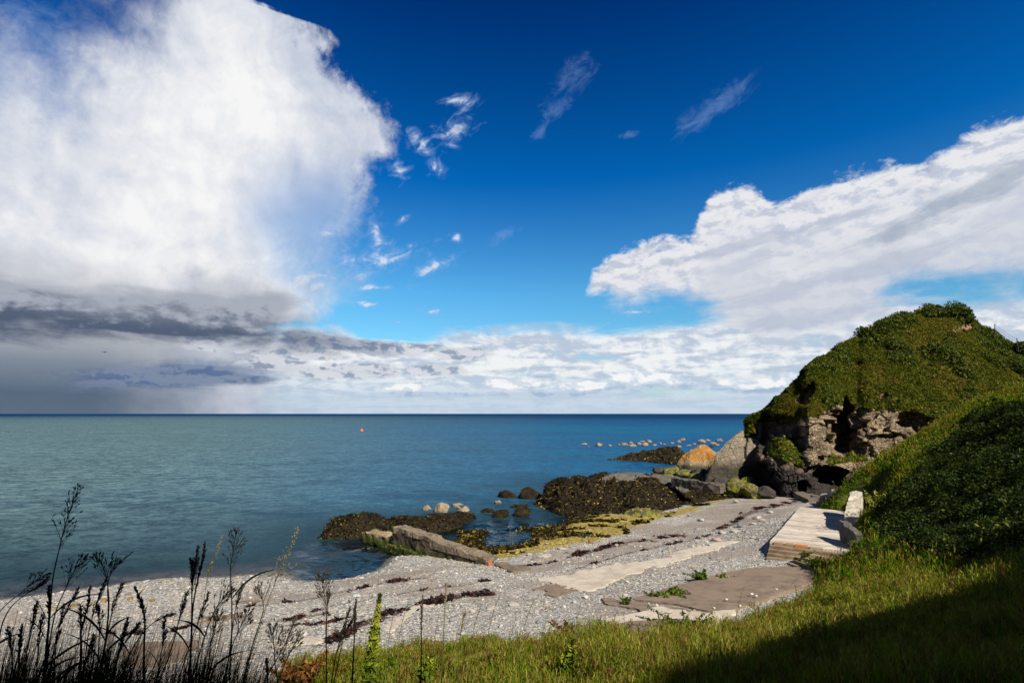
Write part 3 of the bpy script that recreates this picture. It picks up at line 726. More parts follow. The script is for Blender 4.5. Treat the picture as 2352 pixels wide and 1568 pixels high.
M['dark_rock'] = mat_rock('dark_rock', [(.3, (.012, .010, .008)), (.5, (.035, .030, .022)), (.68, (.085, .07, .05)), (.8, (.16, .13, .09))], 1.3, .5)
M['algae_rock'] = mat_rock('algae_rock', [(.3, (.020, .017, .010)), (.5, (.06, .05, .028)), (.7, (.15, .12, .07))], 1.3, .5, weedy=(.20, .20, .014))
M['grey_ridge'] = mat_rock('grey_ridge', [(.3, (.03, .027, .022)), (.5, (.075, .066, .052)), (.7, (.13, .115, .09))], 1.6, .3, streak=(.5, .5, 1))
M['brown_stone'] = tinted('beach_stone', .85, .25, .45, 9, .5, .02)

def cols_interp(cols, n):
    c = np.array(cols, float); t = np.linspace(c[0, 0], c[-1, 0], n)
    return [t] + [np.interp(t, c[:, 0], c[:, k]) for k in range(1, c.shape[1])]

def sweep(rows, subs):
    """rows: list of (n,3) polylines; subs: number of steps between neighbours -> grid"""
    out = [rows[0]]; tag_ = [0.0]
    for k, (a, b, s) in enumerate(zip(rows[:-1], rows[1:], subs)):
        for i in range(1, s + 1):
            t = i / s; out.append(a * (1 - t) + b * t); tag_.append(k + t)
    return np.array(out), np.array(tag_)

def normals(G):
    du = np.gradient(G, axis=1); dv = np.gradient(G, axis=0); n = np.cross(du, dv)
    return n / (np.linalg.norm(n, axis=2)[..., None] + 1e-9)

def blocky(P, freq, seed, strat=(1, 1, 1.6)):
    q = P * freq * np.array(strat); q = q + .35 * np.stack([vnoise(q * .8, seed + 50 + k) for k in range(3)], -1)
    f1, e, cid = worley(q, seed)
    return cid - .5, e

def ridge_rock(name, cols, mat, label, cat='rock', amp=.35, freq=.8, n=140, seed=0, top_r=.45, blk=.35, weeds=None, group=None, back_z=-1.0, tilt=0., parts=None):
    """cols: (px, y of the waterline or foot, z there, y of the top, metres from foot to top)"""
    px, yb, zb, yt, dd = cols_interp(cols, n)
    foot = W(px, yb, zb)
    dtop = foot[:, 1] + dd
    top = W(px, yt, d=dtop)
    low = foot - np.array([0, .3, 1.2])
    shoulder = foot * .42 + top * .58; shoulder[:, 2] = foot[:, 2] * .22 + top[:, 2] * .78
    back = top + np.stack([0 * px, dd * .9 + .4, 0 * px], -1); back[:, 2] = back_z
    bs = top * .6 + back * .4; bs[:, 2] = top[:, 2] * .75 + back_z * .25
    L = np.linalg.norm(top - foot, axis=1).mean(); k = max(6, int(L / .16))
    G, tg = sweep([low, foot, shoulder, top, bs, back], [4, max(4, k // 2), max(4, k // 2), max(4, k // 3), max(3, k // 3)])
    P = G.reshape(-1, 3); Nn = normals(G).reshape(-1, 3)
    fl = P[:, None]
    d1 = fbm(P * freq, 5, seed) * amp + (ridged(P * freq * 2.2, 4, seed + 3) - .55) * amp * .7
    if blk:
        b, e = blocky(P, freq * 1.3, seed + 5); d1 = d1 + b * blk * amp * 2
    w = np.repeat(np.clip(np.interp(tg, [0, 1, 1.5, 5], [.5, .8, 1, 1]), 0, 1), n)
    endf = np.tile(smooth(0, .04, np.linspace(0, 1, n)) * smooth(1, .96, np.linspace(0, 1, n)), len(tg))
    sgn = np.sign((Nn[:, 2].mean())) or 1
    # keep the skyline of the rock where it was surveyed: displace mostly off the surface, a little up
    V = P + (Nn * sgn) * (d1 * w * endf)[:, None]
    F = grid_faces(len(tg), n)
    origin = [foot[:, 0].mean(), foot[:, 1].mean(), float(zb.mean())]
    o = mesh_obj(name, V, F, mat, origin=origin); tag(o, label, cat, group)
    return o, V.reshape(len(tg), n, 3), tg

def weed_clumps(V, parent, n, seed, size=(.10, .28), cols=((.010, .007, .003), (.035, .026, .006), (.12, .10, .012)), probs=(.62, .27, .11), mat=None, name='seaweed', droop=.6):
    """strap-like seaweed fronds hanging over the rock: a part of it"""
    r = np.random.default_rng(seed); i = r.integers(0, len(V), n); c = V[i] + r.normal(0, .05, (n, 3))
    c = c[c[:, 2] > -.05]; n = len(c)
    s = r.uniform(*size, n)
    a = r.uniform(0, 2 * np.pi, n); dirv = np.stack([np.cos(a), np.sin(a) - .5, -droop * r.uniform(.2, 1.4, n)], -1); dirv /= np.linalg.norm(dirv, axis=1)[:, None]
    side = np.cross(dirv, np.array([0, 0, 1.])); side /= np.linalg.norm(side, axis=1)[:, None] + 1e-6
    up = np.cross(side, dirv)
    w = s * r.uniform(.25, .55, n)
    A = c - side * w[:, None] * .5 + up * .04; B = c + side * w[:, None] * .5 + up * .04
    Cc = c + dirv * s[:, None] + side * w[:, None] * .35 + up * .06; D = c + dirv * s[:, None] - side * w[:, None] * .35 + up * .06
    Vq = np.stack([A, B, Cc, D], 1).reshape(-1, 3); F = np.arange(4 * n).reshape(-1, 4)
    k = r.choice(len(cols), n, p=probs); t = np.array(cols)[k] * r.uniform(.6, 1.5, (n, 1))
    o_ = mesh_obj(name, Vq, F, mat or M['weed'], parent, tint=np.repeat(t, 4, 0), smooth_shade=False); o_['kind'] = 'stuff'
    return o_

def boulder(name, pos, size, mat, label, cat='rock', group=None, seed=0, sub=4, ang=.5, flat=1., rot=0., tint=None):
    V, F = ICO[sub]; r = np.random.default_rng(seed)
    q = V.copy()
    for k in range(int(9 * ang) + 3):                 # flatten a few sides so that it reads as broken rock
        nrm = r.normal(0, 1, 3); nrm /= np.linalg.norm(nrm); h = r.uniform(.62, .9)
        d = q @ nrm - h; q = q - np.where(d > 0, d, 0)[:, None] * nrm * .92
    q = q * (1 + .16 * fbm(q * 1.6 + seed, 4, seed)[:, None]) + .03 * np.stack([fbm(q * 5 + seed, 3, seed + k) for k in range(3)], -1)
    q = q * np.asarray(size) * .5
    c, s = math.cos(rot), math.sin(rot); q = np.stack([q[:, 0] * c - q[:, 1] * s, q[:, 0] * s + q[:, 1] * c, q[:, 2]], -1)
    pos = np.asarray(pos, float)
    o = mesh_obj(name, q + pos, F, mat, origin=pos, tint=None if tint is None else np.broadcast_to(tint, (len(q), 3)), smooth_shade=sub > 4)
    return tag(o, label, cat, group)

# ---- rocks at the end of the pier
o, V1, _ = ridge_rock('seaweed_rock', [(734, 1236, 0, 1233, .3), (745, 1237, 0, 1215, 1.2), (765, 1238, 0, 1192, 2.2), (800, 1237, 0, 1179, 3), (835, 1234, 0, 1175, 3.2), (865, 1232, 0, 1176, 3.4), (882, 1235, 0, 1190, 3.2), (905, 1238, 0, 1198, 2.6), (930, 1240, 0, 1212, 1.8), (950, 1238, 0, 1230, .5)],
    M['reef'], 'squat black seaweed covered rock in the sea at the outer end of the old wall', amp=.28, seed=1)
weed_clumps(V1[4:].reshape(-1, 3), o, 2600, 3, cols=((.004, .003, .0015), (.016, .013, .003), (.11, .12, .012)), probs=(.6, .27, .13))
o, V1, _ = ridge_rock('seaweed_rock', [(880, 1200, 0, 1196, .3), (905, 1212, 0, 1188, 1.4), (950, 1222, 0, 1184, 2.2), (990, 1224, 0, 1180, 2.5), (1030, 1219, 0, 1176, 2.4), (1060, 1208, 0, 1174, 2.2), (1080, 1196, 0, 1178, 1.2), (1092, 1189, 0, 1186, .3)],
    M['reef'], 'long low black seaweed covered rock in the water behind the old wall', amp=.22, seed=2)
weed_clumps(V1[4:].reshape(-1, 3), o, 2200, 4, cols=((.004, .003, .0015), (.018, .014, .003), (.09, .07, .012)), probs=(.68, .24, .08))
# ---- the big reef
o, V1, _ = ridge_rock('reef', [(1232, 1160, 0, 1156, .4), (1245, 1166, 0, 1132, 4), (1262, 1172, 0, 1114, 7), (1300, 1184, .05, 1101, 9.5), (1350, 1186, .15, 1098, 10.5), (1390, 1184, .25, 1092, 11), (1440, 1186, .3, 1092, 11), (1490, 1184, .4, 1093, 10.5), (1530, 1172, .5, 1098, 9.5), (1580, 1160, .55, 1106, 8), (1630, 1151, .6, 1115, 6.5), (1665, 1145, .65, 1124, 5), (1690, 1142, .7, 1138, 1)],
    M['reef'], 'broad dark brown reef covered in seaweed between the shingle and the sea', 'reef', amp=.55, freq=.55, n=260, seed=5, blk=.5)
reef = o
weed_clumps(V1[4:int(len(V1) * .72)].reshape(-1, 3), o, 9000, 6, size=(.14, .42), cols=((.004, .003, .001), (.016, .011, .003), (.22, .16, .022)), probs=(.66, .24, .10))
o, V1, _ = ridge_rock('rock_ridge', [(1383, 1106, 2.55, 1096, .5), (1400, 1108, 2.5, 1087, 1.5), (1440, 1108, 2.45, 1083, 2), (1490, 1109, 2.4, 1085, 2), (1530, 1112, 2.3, 1090, 1.7), (1560, 1114, 2.25, 1099, 1.2), (1580, 1114, 2.2, 1110, .4)],
    M['grey_ridge'], 'smooth bare grey ridge of rock along the top of the dark reef', amp=.12, seed=7, blk=.15, back_z=1.5)
b = Bag()
qa, qb = W(1541, 1108, d=60.5), W(1652, 1124, d=55.5); dv = qb - qa; dv[2] = 0; dv /= np.linalg.norm(dv); pv = np.array([-dv[1], dv[0], 0])
def beam(qa, qb, w, h):
    return [qa - pv * 0 + [0, 0, -h], qb + [0, 0, -h], qb + pv * w + [0, 0, -h], qa + pv * w + [0, 0, -h], qa, qb, qb + pv * w, qa + pv * w]
hexa([c + np.array([0, 0, .55]) for c in beam(qa, qb, 1.1, .9)], .12, b, .26, .9, 3, True, (.085, .07, .05), .5)
o = b.build('concrete_beam', M['brown_stone']); tag(o, 'long weathered grey brown concrete beam lying along the landward end of the reef', 'beam')
# small rocks off the reef
for k, (px, yb, yt, wpx, lab) in enumerate([(1165, 1143, 1127, 42, 'small dark rock standing in the sea farthest out from the reef'), (1215, 1146, 1120, 62, 'dark brown lumpy rock in the sea just off the tip of the reef'), (1150, 1189, 1172, 40, 'low black rock awash in the pool, the smaller of two near each other'),
                                            (1198, 1187, 1163, 40, 'square topped black rock standing in the pool before the reef'), (1120, 1177, 1170, 30, 'thin black rock barely breaking the water in the pool'), (1185, 1166, 1160, 26, 'tiny flat dark rock in the water off the reef tip')]):
    p = W(px, yb, 0.); wd = wpx * S / FPX * p[1]; hh = (yb - yt) * S / FPX * p[1] * 1.15
    p[1] += wd * .4
    o = boulder('sea_rock', p + [0, 0, hh * .05], (wd * 1.1, wd * .8, hh * 1.6), M['reef'], lab, seed=30 + k, ang=1.6)
    weed_clumps(np.array([v.co for v in o.data.vertices]) + p + [0, 0, hh * .12], o, 420, 60 + k, size=(.08, .2))
for k, (px, yb, yt, wpx, lab) in enumerate([(977, 1172, 1158, 22, 'round pale boulder in the sea, first of the pale ones from the pier'), (1011, 1178, 1155, 42, 'largest pale tan boulder in the sea, with a wedge shaped top'), (1046, 1168, 1160, 24, 'small flat tan boulder just behind the big wedge shaped one'), (1066, 1176, 1163, 30, 'low pale boulder close behind the tip of the long black rock'), (1050, 1162, 1155, 28, 'thin tan rock just showing above the sea behind the others'), (1144, 1157, 1148, 20, 'lone pale boulder in the water by the pool mouth')]):
    p = W(px, yb, 0.); wd = wpx * S / FPX * p[1]; hh = (yb - yt) * S / FPX * p[1] * .85
    p[1] += wd * .4
    boulder('sea_boulder', p + [0, 0, hh * .05], (wd, wd * .8, hh * 2.0), M['boulder'], lab, group='pale boulders standing in the sea', seed=84 + k, ang=1.3)
# ---- far outcrop, lichen rock, pale slab
o, V1, _ = ridge_rock('rock_outcrop', [(1397, 1055, 0, 1053, .5), (1425, 1057, 0, 1047, 3), (1450, 1058, 0, 1039, 5), (1480, 1060, 0, 1034, 6), (1510, 1063, 0, 1031, 7), (1540, 1066, 0, 1027, 7), (1565, 1068, 0, 1032, 6), (1585, 1068, 0, 1048, 4), (1600, 1068, 0, 1062, 1)],
    M['reef'], 'dark weedy spit of rock running out to sea beyond the big reef', amp=.5, freq=.4, seed=11)
weed_clumps(V1[5:].reshape(-1, 3), o, 2500, 12, size=(.2, .6), cols=((.01, .008, .003), (.06, .05, .012), (.17, .14, .03)), probs=(.5, .3, .2))
o, V1, _ = ridge_rock('lichen_rock', [(1556, 1078, .5, 1062, .8), (1568, 1079, .5, 1046, 2), (1585, 1080, .6, 1034, 3.5), (1610, 1081, .6, 1021, 4.5), (1625, 1082, .6, 1024, 4.5), (1645, 1083, .7, 1037, 4.5), (1662, 1085, .7, 1036, 4), (1680, 1087, .8, 1050, 2)],
    M['orange_rock'], 'grey rock with bright orange lichen on its upper face', amp=.22, freq=.5, seed=13, blk=.25)
o, V1, _ = ridge_rock('pale_rock_slab', [(1618, 1128, .7, 1118, .3), (1630, 1128, .7, 1080, .6), (1646, 1128, .7, 1040, 1.2), (1668, 1128, .7, 1015, 1.6), (1690, 1128, .7, 999, 1.9), (1710, 1127, .7, 986, 2.2), (1730, 1126, .7, 974, 2.5), (1750, 1125, .7, 966, 2.6)],
    M['pale_rock'], 'tall pale grey slanting rock slab at the seaward foot of the headland', amp=.28, freq=.5, seed=15, blk=.3, n=180)
for k, (px, yb, yt, wpx) in enumerate([(1520, 1085, 1074, 34), (1548, 1090, 1073, 42), (1580, 1092, 1082, 40), (1615, 1094, 1080, 46), (1650, 1098, 1083, 40), (1602, 1106, 1090, 42), (1640, 1112, 1094, 44), (1675, 1112, 1090, 46), (1700, 1118, 1092, 46), (1662, 1128, 1104, 44), (1700, 1134, 1106, 50), (1735, 1137, 1114, 46), (1765, 1138, 1122, 40), (1540, 1100, 1090, 30), (1725, 1122, 1100, 38), (1690, 1100, 1086, 40)]):
    zz = .55 + .75 * (px - 1500) / 260; p = W(px, yb, zz); wd = wpx * S / FPX * p[1]; hh = (yb - yt) * S / FPX * p[1] * 1.15
    p[1] += wd * .35
    boulder('algae_boulder', p + [0, 0, hh * .15], (wd * 1.15, wd, hh * 1.8), M['algae_rock'] if k % 3 else M['dark_rock'], 'boulder splashed with yellow green algae among others below the headland', group='algae covered boulders at the headland foot', seed=120 + k, ang=.8, rot=k * 1.3)
# ---- row of boulders far out
r = np.random.default_rng(4)
row = [(1343, 1021, 14), (1352, 1026, 8), (1376, 1024, 20), (1380, 1020, 12), (1402, 1024, 14), (1424, 1022, 12), (1436, 1022, 18), (1456, 1025, 24), (1450, 1019, 16), (1470, 1021, 18), (1485, 1023, 20), (1492, 1016, 22), (1476, 1014, 14), (1505, 1023, 12), (1518, 1019, 10), (1527, 1022, 14), (1546, 1019, 12), (1560, 1016, 16), (1585, 1024, 16), (1596, 1020, 10), (1570, 1011, 18), (1560, 1027, 18), (1614, 1016, 22), (1628, 1012, 16), (1620, 1024, 16), (1640, 1020, 18), (1636, 1026, 14), (1655, 1013, 20), (1650, 1023, 16), (1668, 1017, 8), (1690, 1010, 20), (1706, 1013, 12), (1672, 1025, 10)]
for k, (px, yb, wpx) in enumerate(row):
    p = W(px, yb, 0.); wd = wpx * S / FPX * p[1]; hh = wd * r.uniform(.30, .62)
    p[1] += wd * .4
    boulder('offshore_boulder', p, (wd, wd * .8, hh * 1.3), M['boulder'] if k != 26 else M['reef'], 'tan boulder in the row of rocks breaking the sea off the headland' if k != 26 else 'single dark rock among the tan row of boulders off the headland', group='row of boulders far out off the headland' if k != 26 else None, seed=200 + k, ang=1.6, sub=3, rot=k)
# ---- rock with a green pool at the front of the reef
o, V1, _ = ridge_rock('green_rock', [(1428, 1184, .3, 1182, .2), (1440, 1187, .3, 1172, .8), (1465, 1190, .32, 1164, 1.3), (1490, 1190, .34, 1166, 1.4), (1515, 1188, .36, 1172, 1.2), (1540, 1186, .4, 1178, .7), (1560, 1184, .42, 1183, .2)],
    M['algae_rock'], 'low jagged green grey rock at the landward foot of the reef', amp=.22, freq=1.3, seed=17, n=100)
# ------------------------------------------------------------------ the headland
def mat_headland():
    m, N = material('headland_rock_and_turf'); p = wpos(N)
    g = N.attr('grassy'); dk = N.attr('dark'); earth = N.attr('earth')
    n1 = N.noise(p, .9, 8, .68, .3); n2 = N.noise(N.vadd(p, (5, 2, 8)), 4.2, 6, .7)
    q = N.vmul(p, (1, 1, 1.9))
    ed = N.vor(q, 1.25, 'DISTANCE_TO_EDGE'); ed2 = N.vor(N.vadd(q, (3, 3, 3)), 3.1, 'DISTANCE_TO_EDGE')
    cell = N.sep(N.vor(q, 1.25, 'F1', 'Color'))[0]
    rock = N.ramp(N.mad(cell, .3, N.mad(n2, .4, N.mul(n1, .45))), [(.25, (.036, .026, .016)), (.42, (.098, .071, .042)), (.55, (.170, .128, .078)), (.66, (.235, .18, .11)), (.8, (.29, .24, .165))])
    rock = N.mix(N.mul(N.step(.60, .68, N.noise(N.vadd(p, (2, 7, 1)), .9, 6, .7)), .7), rock, (.38, .20, .05))
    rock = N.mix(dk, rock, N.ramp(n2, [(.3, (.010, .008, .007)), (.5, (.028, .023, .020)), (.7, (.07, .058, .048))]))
    crack = N.m('MAXIMUM', N.step(.05, .0, ed), N.mul(N.step(.05, .0, ed2), .6))
    rock = N.mix(N.mul(crack, .8), rock, (.010, .009, .008))
    turf = N.ramp(N.noise(p, .8, 7, .72), [(.3, (.014, .024, .003)), (.46, (.036, .050, .004)), (.58, (.072, .070, .008)), (.72, (.11, .075, .02))])
    ec = N.ramp(n2, [(.3, (.11, .06, .03)), (.6, (.24, .15, .08)), (.8, (.32, .22, .13))])
    gm = N.step(.42, .58, N.mad(N.sub(N.noise(N.vadd(p, (9, 9, 2)), .8, 6, .7), .5), .9, g))
    col = N.mix(gm, rock, turf); col = N.mix(N.step(.4, .6, N.mad(N.sub(n2, .5), .6, earth)), col, ec)
    h = N.add(N.mul(n1, .8), N.add(N.mul(n2, .4), N.add(N.mul(N.step(0, .1, ed), .5), N.mul(N.step(0, .1, ed2), .2))))
    N.out(N.principled(col, .9, .15, N.bump(h, .9, .25))); return m
M['headland'] = mat_headland()

#        px    foot  ledgeF ledgeB cliff  top   foot-depth
HEAD = [(1712, 1112, 1075, 1040, 1000, 972, 67.5),
        (1728, 1118, 1072, 1036, 985, 962, 66.8),
        (1742, 1126, 1052, 1024, 968, 950, 65.6),
        (1760, 1134, 1048, 1010, 950, 930, 64),
        (1785, 1138, 1052, 1000, 944, 903, 62),
        (1800, 1138, 1060, 1000, 950, 885, 61),
        (1840, 1139, 1066, 1030, 962, 845, 60),
        (1860, 1140, 1064, 1048, 948, 828, 60),
        (1880, 1142, 1066, 1054, 945, 811, 60.5),
        (1920, 1146, 1066, 1034, 925, 786, 61.2),
        (1945, 1148, 1062, 1030, 922, 775, 62.5),
        (1975, 1148, 1060, 1046, 936, 767, 63),
        (2010, 1148, 1058, 1050, 934, 757, 63),
        (2060, 1146, 1054, 1048, 932, 735, 63),
        (2100, 1140, 1050, 1044, 938, 719, 63),
        (2135, 1130, 1046, 1040, 962, 712, 63),
        (2160, 1120, 1040, 1036, 950, 709, 63),
        (2192, 1110, 1030, 1020, 930, 706, 63.5),
        (2212, 1100, 1020, 1010, 915, 714, 64),
        (2240, 1090, 1010, 1000, 900, 742, 64),
        (2270, 1080, 1000, 990, 895, 763, 65),
        (2300, 1070, 990, 980, 890, 787, 65),
        (2330, 1060, 980, 970, 885, 800, 66),
        (2400, 1040, 970, 960, 880, 806, 67),
        (2600, 1000, 940, 930, 860, 790, 70)]
nC = 900
px, yf, yl, yk, yc, yt, dF = cols_interp(HEAD, nC)
yt = yt + 15 * smooth(1725, 1760, px) * smooth(2000, 1900, px)
def sm(a, n=9):
    k = np.hanning(n + 2)[1:-1]; k /= k.sum(); return np.convolve(np.pad(a, n // 2, 'edge'), k, 'valid')
dF = sm(dF, 41)
foot = W(px, yf, d=dF); lf = W(px, yl, d=dF + .6)
inner = 2.6 * smooth(1735, 1770, px) * smooth(1860, 1838, px) + 1.6 * smooth(1895, 1925, px) * smooth(1995, 1965, px)
lb = W(px, yk, d=dF + .9 + inner); ct = W(px, yc, d=dF + 1.9 + inner)
ridge_back = np.interp(px, [1712, 1760, 1840, 1940, 2020, 2120, 2200, 2300, 2600], [1.5, 3, 5, 8.5, 13, 17, 18, 17, 16])
tp = W(px, yt, d=dF + 2 + inner * .6 + ridge_back)
low = foot - np.array([0, .4, 2.0])
mid = ct * .5 + tp * .5; mid[:, 2] += .14 * (tp[:, 2] - ct[:, 2])
m1 = ct * .76 + tp * .24; m1[:, 2] += .09 * (tp[:, 2] - ct[:, 2])
m2 = ct * .24 + tp * .76; m2[:, 2] += .09 * (tp[:, 2] - ct[:, 2])
def behind(q, dy, z): 
    k = (q[:, 1] + dy) / q[:, 1]; return np.stack([q[:, 0] * (k + .03), q[:, 1] + dy, z], -1)
back = behind(tp, np.interp(px, [1760, 2000], [3.5, 9]), tp[:, 2] - 4); back2 = behind(tp, np.interp(px, [1760, 2000], [10, 26]), -1 + 0 * px)
G, tg = sweep([low, foot, lf, lb, ct, m1, mid, m2, tp, back, back2], [8, 64, 26, 80, 26, 26, 26, 26, 16, 16])
nv = len(tg); P = G.reshape(-1, 3); Nn = normals(G).reshape(-1, 3)
if Nn[:, 2].mean() < 0: Nn = -Nn
PX = np.tile(px, nv); TG = np.repeat(tg, nC); qx, PY, _ = project(P)
# grassiness from the survey: turf above the cliff edge and on the ledges
gr = smooth(3.86, 4.02, TG + .10 * fbm(P * .8, 4, 3))
ledge = smooth(1.9, 2.1, TG) * smooth(3.12, 2.95, TG)
ledge = ledge * (smooth(1752, 1772, PX) * smooth(1856, 1840, PX) + smooth(1900, 1915, PX) * smooth(2000, 1980, PX))
gr = np.maximum(gr, ledge)
gr = np.maximum(gr, smooth(2140, 2170, PX) * (TG > 2))
hang = smooth(3.5, 4.0, TG + .22 * fbm(np.stack([PX * .03, PX * 0], -1), 3, 8) - .18); gr = np.maximum(gr, hang * smooth(1860, 1845, PX))
cliffy = 1 - gr
bk, ed = blocky(P, .62, 31, (1, 1, 1.45)); bk2, ed2 = blocky(P, 1.7, 47, (1, 1, 1.3))
disp = cliffy * (1.45 * bk + .30 * bk2 - .22 * smooth(.08, .0, ed) + .15 * fbm(P * .45, 3, 9)) + (1 - cliffy) * (.32 * fbm(P * .42, 5, 12) + .16 * fbm(P * 1.6, 3, 14))
disp *= np.interp(TG, [0, 1, 1.3, 7, 8, 9], [.3, .6, 1, 1, .45, 1])
fadeL = smooth(1712, 1722, PX)
V = P + Nn * (disp * np.clip(fadeL, .3, 1))[:, None]
# gullies and caves eaten into the cliff: (px, y, half width, half height, metres)
horiz = P.copy(); horiz[:, 2] = 0; horiz /= np.linalg.norm(horiz, axis=1)[:, None]
right = np.array([1, 0, 0.])
wx = PX + 7 * fbm(P * .5, 3, 61); wy = PY + 7 * fbm(P * .5, 3, 62)
dig = np.zeros(len(P))
for cx, cy, rx, ry, mm in [(1938, 990, 24, 62, 6.5), (1944, 945, 15, 40, 5.0), (1930, 1020, 32, 28, 5.0), (1795, 978, 36, 30, 4.5), (1755, 985, 26, 42, 4.0), (1728, 1050, 16, 55, 4.0), (1722, 1090, 18, 40, 4.0), (1826, 985, 22, 24, 3.0),
                           (1745, 1100, 20, 36, 3.0), (1905, 1098, 34, 34, 4.0), (1775, 1112, 16, 34, 2.6), (1845, 1120, 18, 20, 2.0), (2095, 962, 34, 20, 2.6), (2120, 975, 22, 26, 2.6), (1862, 895, 14, 22, 2.4), (1852, 915, 12, 16, 1.6)]:
    e = ((wx - cx) / rx) ** 2 + ((wy - cy) / ry) ** 2
    dig = np.maximum(dig, mm * smooth(1.15, .45, e) * (TG < 6))
V += horiz * dig[:, None]
# earthy slump scars
earth = np.zeros(len(P))
for cx, cy, rx, ry in [(2222, 750, 17, 8), (2197, 757, 15, 5), (1850, 900, 14, 22), (1842, 918, 16, 12), (2030, 905, 14, 6)]:
    e = ((wx - cx) / rx) ** 2 + ((wy - cy) / ry) ** 2
    s_ = smooth(1.3, .7, e); earth = np.maximum(earth, s_)
V += horiz * (.9 * smooth(.4, 1, earth) * (TG > 4))[:, None] - np.array([0, 0, .25]) * earth[:, None]
gr = gr * (1 - smooth(.3, 1.0, dig / 2.0) * (TG < 4.6))
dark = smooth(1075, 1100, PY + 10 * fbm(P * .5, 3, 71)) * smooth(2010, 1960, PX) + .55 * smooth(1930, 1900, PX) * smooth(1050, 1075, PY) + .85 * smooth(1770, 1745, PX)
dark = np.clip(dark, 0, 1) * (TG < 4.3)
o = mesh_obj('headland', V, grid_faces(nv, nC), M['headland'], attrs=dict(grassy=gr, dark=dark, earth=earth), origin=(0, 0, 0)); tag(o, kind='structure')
HV = V.reshape(nv, nC, 3); HN = normals(HV)
if HN[..., 2].mean() < 0: HN = -HN

# ---- bushes, bracken and turf over the headland: one dense cover
class Leaves:
    def __init__(s, seed): s.r = np.random.default_rng(seed); s.V = []; s.T = []
    def add(s, c, size, cols, probs, nrm=None, jitter=.5, elong=1.6, vary=.5):
        n = len(c); r = s.r
        k = r.choice(len(cols), n, p=probs); t = np.array(cols)[k] * r.uniform(1 - vary, 1 + vary, (n, 1))
        u = r.normal(0, 1, (n, 3)); 
        if nrm is not None: u = u * jitter + nrm
        u[:, 2] += .25
        u /= np.linalg.norm(u, axis=1)[:, None]
        a = np.cross(u, r.normal(0, 1, (n, 3))); a /= np.linalg.norm(a, axis=1)[:, None] + 1e-9; b = np.cross(u, a)
        sz = np.broadcast_to(size, (n,)) * r.uniform(.6, 1.4, n)
        a *= (sz * elong * .5)[:, None]; b *= (sz * .5)[:, None]
        s.V.append(np.stack([c - a, c + b * .8 + a * .1, c + a, c - b * .8 + a * .1], 1).reshape(-1, 3)); s.T.append(np.repeat(t, 4, 0))
    def build(s, name, label=None, **k):
        V = np.concatenate(s.V); return mesh_obj(name, V, np.arange(len(V)).reshape(-1, 4), M['leaf'], tint=np.concatenate(s.T), smooth_shade=False, origin=(0, 0, 0))
GREENS = [(.008, .019, .002), (.026, .048, .003), (.064, .083, .004), (.128, .118, .008), (.15, .10, .024)]
L = Leaves(21)
iv0 = int(np.argmax(tg >= 3.9)); iv1 = int(np.argmax(tg >= 8.6))
r = L.r; n = 330000
vi = r.uniform(iv0, iv1, n); ci = r.uniform(0, nC - 1.01, n)
a = HV[vi.astype(int), ci.astype(int)]; nr_ = HN[vi.astype(int), ci.astype(int)]; pxx = px[ci.astype(int)]; tgg = tg[vi.astype(int)]
eg = earth.reshape(nv, nC)[vi.astype(int), ci.astype(int)]; gg = gr.reshape(nv, nC)[vi.astype(int), ci.astype(int)]
ok = (eg < .25) & (gg > .5); a, nr_, pxx, tgg = a[ok], nr_[ok], pxx[ok], tgg[ok]
den = fbm(a * .28, 4, 88) + .28 * smooth(4.5, 7.5, tgg) - .16        # bushier towards the top
bush = den > .0; gor = fbm(a * .17, 3, 90)
hgt = np.where(bush, np.clip(den * 3.4, .05, np.where(pxx < 1960, .5, 1.2)), .10) * r.uniform(0, 1, len(a)) ** .7
c = a + nr_ * hgt[:, None] * .7 + np.array([0, 0, 1.]) * hgt[:, None] * .4
L.add(c[bush], .17, GREENS, [.26, .34, .26, .12, .02], nr_[bush], .8, 2.0)
gb = ~bush; dry = gor > .06
L.add(c[gb & ~dry], .15, GREENS, [.06, .26, .40, .24, .04], nr_[gb & ~dry] * .6 + [0, 0, .5], .7, 3.0)
L.add(c[gb & dry], .15, GREENS, [.03, .12, .28, .33, .24], nr_[gb & dry] * .6 + [0, 0, .5], .7, 3.0)
# hanging turf over the cliff edge
i2 = r.integers(0, nC, 14000); v2 = r.integers(int(np.argmax(tg >= 3.55)), int(np.argmax(tg >= 4.25)), 14000)
e2 = HV[v2, i2]; ok = gr.reshape(nv, nC)[v2, i2] > .45; e2 = e2[ok] + r.normal(0, .08, (ok.sum(), 3))
L.add(e2, .22, GREENS, [.05, .15, .25, .30, .25], HN[v2, i2][ok], .7, 2.4)
i5 = r.integers(int(np.argmax(px > 2125)), nC, 26000); v5 = r.integers(int(np.argmax(tg >= .9)), int(np.argmax(tg >= 4.1)), 26000)
L.add(HV[v5, i5] + HN[v5, i5] * .15 + r.normal(0, .12, (26000, 3)), .2, GREENS, [.2, .3, .28, .16, .06], HN[v5, i5], .8, 2.2)
# ledges
i3 = r.integers(0, nC, 20000); v3 = r.integers(int(np.argmax(tg >= 1.95)), int(np.argmax(tg >= 3.1)), 20000)
ok = gr.reshape(nv, nC)[v3, i3] > .5; e3 = HV[v3, i3][ok] + r.normal(0, .06, (ok.sum(), 3))
L.add(e3, .2, GREENS, [.06, .3, .36, .2, .08], HN[v3, i3][ok], .7, 2.4)
